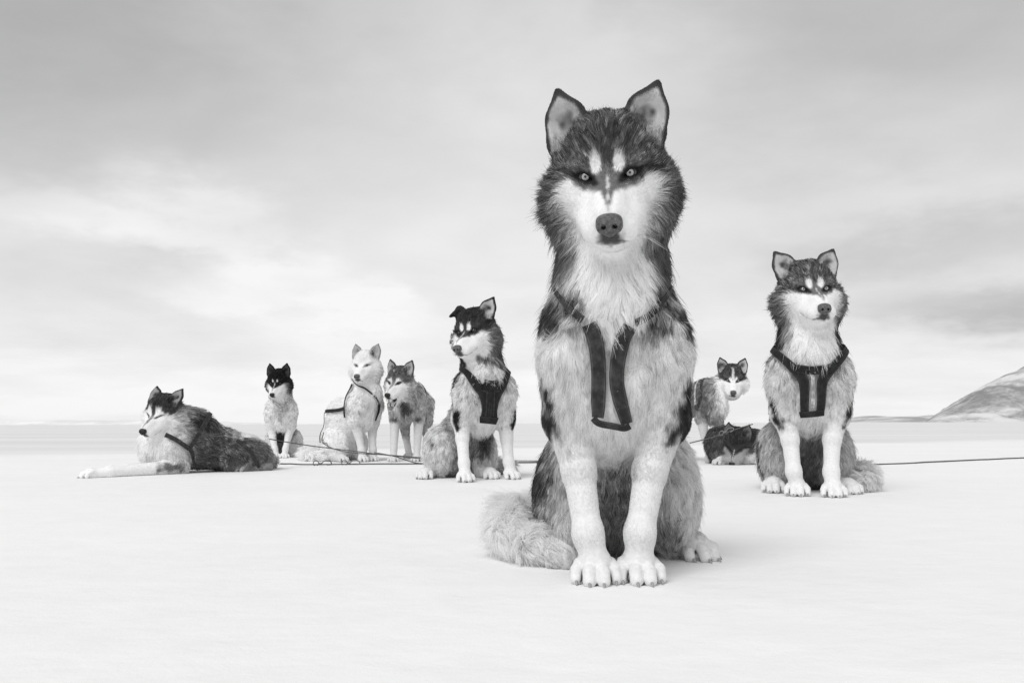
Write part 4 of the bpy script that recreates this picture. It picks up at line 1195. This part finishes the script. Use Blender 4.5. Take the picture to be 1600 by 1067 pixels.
# ------------------------------------------------------------------ standing dogs
def stand(d, o):
    """front paws near the origin, trunk running back along +Y"""
    g = lambda k, v: o.get(k, v)
    ch = g('fur', 0.040)
    hp = np.array(g('head', (0, -0.20, 0.58)))
    bk, sd, lg = g('back', 0.10), g('side', 0.5), g('leg', 0.8)
    d.limb((hp[0], hp[1] + 0.10, hp[2] - 0.02), (0, 0.06, 0.50), 0.072, 0.095, k=0.05, hair=ch * 1.2, lay=0.66, flow=('dir', (0, 0.7, -0.6)), grey=g('neckc', 0.35), ag=0.45)
    d.ball((0, 0.04, 0.43), (0.088, 0.12, 0.135), k=0.04, hair=ch, lay=0.72, flow=('dir', (0, 0.3, -1)), grey=g('chest', 0.55), ag=0.35)
    d.limb((0, 0.10, 0.46), (0, 0.50, 0.46), 0.118, 0.098, k=0.05, hair=ch, lay=0.78, grey=sd, ag=0.4)
    d.ball((0, 0.56, 0.47), (0.095, 0.12, 0.105), k=0.05, hair=ch, lay=0.75, flow=('dir', (0, 0.6, -0.8)), grey=sd, ag=0.4)
    for sg in (-1, 1):
        q = g('legs', {}).get(sg, {})
        pw = np.array(q.get('paw', (sg * 0.075, 0.0, 0)))
        el = np.array(q.get('elbow', (sg * 0.088, 0.06, 0.32)))
        d.ball((sg * 0.080, 0.06, 0.44), (0.045, 0.075, 0.11), k=0.04, hair=ch * 0.8, lay=0.8, flow=('dir', (0, 0.2, -1)), grey=sd, ag=0.35)
        d.limb((sg * 0.085, 0.05, 0.42), el, 0.052, 0.042, k=0.03, hair=ch * 0.5, lay=0.84, grey=sd, ag=0.3)
        wr = pw + np.array([0, 0.015, 0.10])
        d.limb(el, wr, 0.038, 0.024, k=0.02, hair=0.008, lay=0.9, grey=lg, ag=0.15)
        d.limb(wr, pw + [0, 0, 0.04], 0.024, 0.025, k=0.012, hair=0.006, lay=0.9, grey=lg, ag=0.1)
        paw(d, pw, q.get('yaw', 0), 1.0, lg, claws=False)
        hpw = np.array(g('hind', {}).get(sg, (sg * 0.085, 0.62, 0)))
        d.limb((sg * 0.070, 0.56, 0.44), (sg * 0.085, 0.52, 0.31), 0.078, 0.056, k=0.03, hair=ch * 0.8, lay=0.8, grey=sd, ag=0.35)
        d.limb((sg * 0.085, 0.52, 0.31), (sg * 0.085, 0.66, 0.17), 0.050, 0.028, k=0.02, hair=0.014, lay=0.84, grey=sd, ag=0.3)
        d.limb((sg * 0.085, 0.66, 0.17), hpw + [0, 0.01, 0.04], 0.028, 0.025, k=0.014, hair=0.008, lay=0.88, grey=lg, ag=0.15)
        paw(d, hpw, 0, 1.0, lg, claws=False)
    T = g('tail', [(0, 0.66, 0.50), (0, 0.76, 0.46), (0.01, 0.82, 0.36), (0.02, 0.83, 0.26)])
    for a, b in zip(T, T[1:]): d.limb(a, b, 0.028, 0.024, k=0.02, hair=0.05, lay=0.6, grey=bk * 1.5, ag=0.4)
    d.paint('cap', ((0, 0.10, 0.63), (0, 0.65, 0.60), 0.065, 0.060), bk, 0.03, 0.02, 40, ag=0.5)

def panting_dog():
    d = Dog(0.0058)
    d.strands = 48000; d.hw = 0.0013
    hp = (-0.03, -0.13, 0.585)
    stand(d, dict(head=hp, legs={-1: dict(paw=(-0.085, -0.02, 0)), 1: dict(paw=(0.080, 0.02, 0))}, hind={-1: (-0.04, 0.50, 0), 1: (0.13, 0.62, 0)}, back=0.05, side=0.42, leg=0.62, neckc=0.40, chest=0.42))
    f = head(d, hp, yaw=-22, pitch=6, roll=4, cap=0.16, white=0.74, cheek=0.40, jaw=40, eye='dark', squint=0.8, dark_nose=True, ears=((0, 0, -6), (0, 0, 6)), ear_in=0.4,
             white_poly=[(0, -0.045), (0.010, -0.01), (0.018, 0.03), (0.040, 0.030), (0.056, 0.010), (0.066, -0.002), (0.080, -0.010), (0.088, -0.030), (0.080, -0.056), (0.070, -0.080), (0.055, -0.1), (0.05, -0.2), (0, -0.20)], spots=False)
    d.paint('el', ((0, -0.05, 0.40), (0.035, 0.10, 0.05)), 0.10, 0.02, 0.015, 50, ag=0.4)
    for sg in (-1, 1): d.paint('el', ((sg * 0.09, 0.0, 0.31), (0.03, 0.05, 0.02)), 0.12, 0.015, 0.01, 50, ag=0.4)
    # open mouth: dark lining, tongue, teeth
    jr = rotm(0, 40, 0)
    P0 = np.array([0, 0.05, -0.085])
    def at(v, jawed=True): return f.pt(P0 + jr @ (np.array(v) - P0)) if jawed else f.pt(v)
    V = []; F = []
    prof = [(0.0, 0.020), (-0.03, 0.021), (-0.06, 0.021), (-0.085, 0.017), (-0.097, 0.007)]
    for (y, w) in prof:
        for x in (-1, -0.5, 0, 0.5, 1): V.append(at((x * w, y, -0.088 - 0.006 * (1 - x * x) + (0.0 if y > -0.09 else -0.006))))
    for (y, w) in prof:
        for x in (-1, -0.5, 0, 0.5, 1): V.append(at((x * w, y, -0.098 + (0.0 if y > -0.09 else -0.006))))
    for i in range(4):
        for j in range(4):
            a = i * 5 + j
            F.append((a, a + 1, a + 6, a + 5)); F.append((25 + a, 25 + a + 5, 25 + a + 6, 25 + a + 1))
    for i in range(4):
        F.append((i * 5, i * 5 + 5, 30 + i * 5, 25 + i * 5)); F.append((i * 5 + 4, 29 + i * 5, 34 + i * 5, i * 5 + 9))
    F.append((20, 21, 46, 45)); F.append((21, 22, 47, 46)); F.append((22, 23, 48, 47)); F.append((23, 24, 49, 48))
    d.extra.append(('tongue', V, F, M_TONGUE))
    for sg in (-1, 1):
        for base, tip, jw in (((sg * 0.016, -0.070, -0.100), (sg * 0.016, -0.072, -0.078), True), ((sg * 0.018, -0.082, -0.110), (sg * 0.018, -0.080, -0.134), False)):
            a, b = at(base, jw), at(tip, jw)
            v2, f2 = tube([a, a + (b - a) * 0.5, b], [0.005, 0.004, 0.0012], 6)
            d.extra.append(('tooth', v2, f2, M_TOOTH))
    fr0 = d.frame; d.frame = f
    d.paint('cap', ((0, 0.02, -0.100), (0, -0.075, -0.122), 0.020, 0.021), 0.02, 0.004, 0.002, 100, ag=0.0)
    d.frame = fr0
    d.strap([(0.09, 0.06, 0.60), (0.135, 0.13, 0.50), (0.13, 0.18, 0.40), (0.10, 0.22, 0.33)], 0.03, M_WEB, n=20, off=0.016, mode='g')
    return d.build('sled_dog', 'standing grey dog with its mouth open beside the white dog', (-0.78, 5.87, 0), 0, 1.0)

def looking_dog():
    d = Dog(0.0058)
    d.strands = 48000; d.hw = 0.0013
    hp = (0.10, -0.17, 0.600)
    stand(d, dict(head=hp, legs={-1: dict(paw=(-0.095, -0.01, 0)), 1: dict(paw=(0.11, 0.0, 0))}, back=0.05, side=0.24, leg=0.58, neckc=0.24, chest=0.55, fur=0.058))
    head(d, hp, yaw=-48, pitch=6, roll=3, cap=0.09, white=0.80, cheek=0.80, blaze=True, stripe=False, spots=False, eye='pale', squint=0.8, ruff=0.03, ears=((0, 0, -6), (0, 0, 4)), s=0.98,
         white_poly=[(0, -0.02), (0.012, 0.0), (0.020, 0.022), (0.030, 0.018), (0.036, -0.004), (0.058, -0.006), (0.076, 0.004), (0.105, -0.010), (0.112, -0.05), (0.09, -0.09), (0.08, -0.20), (0, -0.20)])
    d.paint('el', ((0.06, -0.08, 0.46), (0.07, 0.10, 0.10)), 0.80, 0.02, 0.015, 50, ag=0.1)
    d.paint('cap', ((-0.04, 0.12, 0.66), (0.02, -0.03, 0.70), 0.03, 0.03), 0.07, 0.02, 0.015, 50, ag=0.4)
    d.strap([(0.0, 0.10, 0.66), (-0.085, 0.05, 0.58), (-0.125, 0.02, 0.48), (-0.125, 0.05, 0.38)], 0.020, M_WEB, n=20, off=0.016, mode='g')
    d.strap([(-0.06, 0.09, 0.62), (-0.115, 0.07, 0.53), (-0.130, 0.05, 0.42)], 0.014, M_WEB_L, n=14, off=0.019, mode='g')
    return d.build('sled_dog', 'standing dog with a white blaze, peering between the two big dogs', (1.43, 5.62, 0), 36, 0.97)

# ------------------------------------------------------------------ lying dogs
def lying_dog():
    d = Dog(0.0056)
    d.strands = 95000; d.hw = 0.0011
    ch = 0.042
    hp = (0.05, -0.10, 0.352)
    G = 0.34
    d.limb((hp[0] - 0.02, hp[1] + 0.10, hp[2] - 0.01), (0, 0.06, 0.25), 0.090, 0.118, k=0.05, hair=ch * 1.3, lay=0.62, flow=('dir', (0, 0.7, -0.6)), grey=0.48, ag=0.4)
    d.ball((0, 0.02, 0.17), (0.115, 0.15, 0.145), k=0.05, hair=ch, lay=0.74, flow=('dir', (0, 0.5, -1)), grey=0.72, ag=0.2)
    d.ball((0, 0.12, 0.250), (0.130, 0.17, 0.135), k=0.05, hair=ch * 1.1, lay=0.64, flow=('dir', (0, 1, -0.3)), grey=G, ag=0.45)
    d.limb((0, 0.10, 0.19), (0, 0.46, 0.125), 0.150, 0.100, k=0.05, hair=ch * 0.9, lay=0.78, flow=('dir', (0, 1, -0.35)), grey=0.20, ag=0.55)
    d.ball((0, 0.50, 0.105), (0.125, 0.13, 0.088), k=0.05, hair=ch * 0.9, lay=0.76, flow=('dir', (0, 0.8, -0.6)), grey=0.30, ag=0.4)
    for sg in (-1, 1):
        sh = np.array((sg * 0.105, 0.03, 0.16)); el = np.array((sg * 0.125, 0.07, 0.050))
        d.ball(sh, (0.055, 0.10, 0.105), k=0.04, hair=ch * 0.8, lay=0.8, flow=('dir', (0, 0.4, -1)), grey=0.70, ag=0.3)
        pw = np.array((0.150, -0.40, 0) if sg > 0 else (-0.10, -0.26, 0))
        d.limb(sh, el, 0.060, 0.046, k=0.03, hair=ch * 0.5, lay=0.82, grey=0.62, ag=0.3)
        d.limb(el, pw + [0, 0.10, 0.035], 0.042, 0.027, k=0.025, hair=0.010, lay=0.88, grey=0.84, ag=0.1)
        d.limb(pw + [0, 0.10, 0.035], pw + [0, 0, 0.028], 0.027, 0.025, k=0.015, hair=0.006, lay=0.9, grey=0.86, ag=0.06)
        paw(d, pw, 0, 1.0, 0.86, claws=True)
        d.ball((sg * 0.105, 0.43, 0.100), (0.062, 0.140, 0.092), rot=rotm(0, 10, 0), k=0.035, hair=ch * 0.8, lay=0.78, flow=('dir', (0, 0.7, -0.7)), grey=0.22, ag=0.4)
        hf = np.array((sg * 0.120, 0.42, 0))
        d.limb(hf + [0, 0.16, 0.030], hf + [0, 0, 0.028], 0.030, 0.026, k=0.02, hair=0.010, lay=0.86, grey=0.3, ag=0.2)
        paw(d, hf, sg * 6, 1.0, 0.45, claws=False)
    for a, b in (((0, 0.60, 0.08), (-0.10, 0.67, 0.06)), ((-0.10, 0.67, 0.06), (-0.20, 0.62, 0.055))):
        d.limb(a, b, 0.030, 0.028, k=0.02, hair=0.05, lay=0.6, grey=0.4, ag=0.3)
    head(d, hp, yaw=40, pitch=6, roll=6, cap=0.075, white=0.80, cheek=0.62, eye='closed', dark_nose=True, spots=False, ears=((0, -22, -6), (-10, -22, 4)), ruff=0.032, ear_in=0.30, s=0.98,
         white_poly=[(0, -0.060), (0.008, -0.02), (0.010, 0.03), (0.020, 0.050), (0.036, 0.046), (0.046, 0.026), (0.060, 0.022), (0.084, 0.0), (0.100, -0.020), (0.098, -0.056), (0.08, -0.1), (0.08, -0.2), (0, -0.2)])
    d.paint('el', ((0.10, 0.18, 0.30), (0.07, 0.10, 0.07)), 0.10, 0.03, 0.02, 40, ag=0.7)
    d.paint('el', ((0.0, 0.10, 0.385), (0.06, 0.14, 0.04)), 0.30, 0.03, 0.02, 40, ag=0.5)
    d.paint('el', ((0.14, 0.33, 0.16), (0.10, 0.16, 0.09)), 0.15, 0.03, 0.02, 40, ag=0.75)
    d.paint('el', ((0.02, 0.46, 0.22), (0.08, 0.18, 0.035)), 0.62, 0.02, 0.02, 40, ag=0.3)
    d.paint('cap', ((0.17, 0.05, 0.055), (0.16, -0.05, 0.045), 0.035, 0.02), 0.20, 0.02, 0.015, 50, ag=0.4)
    # grey harness: Y on the shoulder, belly band, flank band, handle on the back
    d.strap([(0.130, -0.02, 0.225), (0.150, 0.01, 0.205), (0.170, 0.05, 0.180), (0.185, 0.10, 0.150)], 0.026, M_WEB, n=22, off=0.018, mode='g')
    d.strap([(0.0, 0.26, 0.36), (0.08, 0.22, 0.33), (0.145, 0.16, 0.25), (0.185, 0.10, 0.155)], 0.026, M_WEB, n=24, off=0.020, mode='g')
    d.strap([(0.185, 0.10, 0.155), (0.190, 0.15, 0.09), (0.170, 0.19, 0.02)], 0.026, M_WEB, n=20, off=0.020, mode='g')
    d.strap([(0.13, 0.38, 0.19), (0.165, 0.45, 0.12), (0.165, 0.51, 0.03)], 0.022, M_WEB, n=16, off=0.016, mode='g')
    return d.build('sled_dog', 'dog lying at far left with eyes shut and forelegs stretched out', (-1.965, 4.52, 0), -53, 0.97)

def curled_dog():
    d = Dog(0.0070)
    d.strands = 30000; d.hw = 0.0015
    K = 0.075
    d.ball((0, 0.0, 0.13), (0.17, 0.15, 0.13), k=0.05, hair=0.03, lay=0.75, flow=('dir', (1, 0, -0.4)), grey=K, ag=0.4)
    d.ball((0.16, 0.0, 0.12), (0.14, 0.15, 0.12), k=0.05, hair=0.03, lay=0.75, flow=('dir', (0.4, 0, -1)), grey=K, ag=0.4)
    d.ball((-0.10, -0.06, 0.14), (0.10, 0.10, 0.12), k=0.05, hair=0.03, lay=0.75, grey=K * 1.5, ag=0.4)
    d.limb((-0.06, -0.02, 0.16), (0.05, -0.16, 0.17), 0.075, 0.068, k=0.04, hair=0.03, lay=0.7, grey=K, ag=0.4)
    d.limb((-0.13, -0.10, 0.07), (-0.02, -0.20, 0.045), 0.045, 0.036, k=0.03, hair=0.014, lay=0.8, grey=0.2, ag=0.3)
    d.limb((0.10, -0.20, 0.045), (-0.14, -0.19, 0.035), 0.036, 0.028, k=0.02, hair=0.010, lay=0.86, grey=0.55, ag=0.3)
    paw(d, (-0.16, -0.19, 0), -80, 1.0, 0.6, claws=False)
    d.ball((0.20, -0.10, 0.09), (0.10, 0.10, 0.09), k=0.04, hair=0.026, lay=0.75, grey=0.06, ag=0.4)
    head(d, (0.00, -0.22, 0.155), yaw=-38, pitch=24, roll=8, cap=0.05, white=0.34, cheek=0.10, eye='closed', dark_nose=True, spots=False, ears=((0, -30, 0), (0, -30, 0)), s=0.90, ruff=0.026, ear_in=0.12)
    return d.build('sled_dog', 'dark dog curled up asleep on the snow behind the right-hand dogs', (1.50, 5.50, 0), 6, 0.98)
right_dog()
mid_dog()
black_headed_dog()
white_dog()
panting_dog()
looking_dog()
lying_dog()
curled_dog()

# ------------------------------------------------------------------ tug lines on the snow
def rope(name, label, pts, r=0.0042, n=60, wig=0.004, hooks=()):
    P = catmull(pts, n)
    P = P + np.stack([np.zeros(n), (vnoise(P, 3.0, 70) - 0.5) * wig * 3, (vnoise(P, 6.0, 71) - 0.5) * wig], 1)
    V, F = tube(P, r, 7)
    o = mesh_obj(name, V, F, M_ROPE, label=label, cat='rope', group='tug lines')
    for (t, s) in hooks:
        i = int(t * (n - 1)); c = P[i]; T = P[min(i + 1, n - 1)] - P[i - 1]; T = T / np.linalg.norm(T)
        up = np.array([0, 0, 1.0]); sd = np.cross(T, up)
        # snap hook: a round eye, a swivel barrel and a long open bow
        ring = [c + s * (0.018 * math.cos(a) * T + 0.018 * math.sin(a) * up) + up * 0.008 for a in np.linspace(0, 2 * math.pi, 15)]
        v1, f1 = tube(ring, 0.0035 * s, 6, cap=False)
        bow = [c + s * ((0.018 + x) * T + z * up) + up * 0.008 for x, z in ((0, 0), (0.02, 0.0), (0.035, 0.014), (0.065, 0.016), (0.085, 0.004), (0.078, -0.012), (0.055, -0.014))]
        v2, f2 = tube(catmull(bow, 18), 0.0042 * s, 6)
        k = len(v1)
        mesh_obj('snap_hook', v1 + v2, f1 + [tuple(a + k for a in f) for f in f2], M_STEEL, o)
    return o
rope('tug_line', 'dark rope along the snow from the lying dog, with two steel snap hooks', [(-1.42, 4.93, 0.04), (-1.36, 5.35, 0.014), (-1.00, 5.42, 0.012), (-0.55, 5.46, 0.012), (0.0, 5.52, 0.012), (0.30, 5.6, 0.012)], n=90, hooks=((0.24, 1.0), (0.34, 1.0)))
rope('tug_line', 'thin rope slanting from the lying dog past the white dog', [(-1.50, 4.95, 0.19), (-1.30, 5.12, 0.145), (-0.98, 5.28, 0.095), (-0.62, 5.36, 0.05), (-0.30, 5.44, 0.02), (0.0, 5.62, 0.012), (0.30, 5.7, 0.012)], r=0.0032, n=80)
rope('tug_line', 'thin rope hanging from the white dog harness and running right', [(-1.365, 5.80, 0.22), (-1.33, 5.66, 0.145), (-1.15, 5.60, 0.085), (-0.80, 5.62, 0.060), (-0.40, 5.70, 0.025), (0.05, 5.80, 0.012), (0.32, 5.85, 0.012)], r=0.0032, n=70, hooks=((0.16, 0.8),))
rope('tug_line', 'short rope dropping to the snow in front of the panting dog', [(-0.95, 5.52, 0.085), (-0.80, 5.50, 0.058), (-0.66, 5.44, 0.020), (-0.52, 5.44, 0.011)], r=0.0034, n=30)
rope('tug_line', 'long straight rope on the snow leaving the frame at right', [(1.95, 5.05, 0.012), (2.5, 5.25, 0.012), (3.0, 5.52, 0.014), (3.8, 6.0, 0.014), (4.8, 6.6, 0.014)], r=0.0046, n=70)
rope('tug_line', 'rope with a snap hook strung between the standing and curled dogs', [(1.15, 5.20, 0.150), (1.30, 5.17, 0.190), (1.44, 5.16, 0.240), (1.55, 5.16, 0.270)], r=0.0036, n=26, hooks=((0.45, 0.8),))
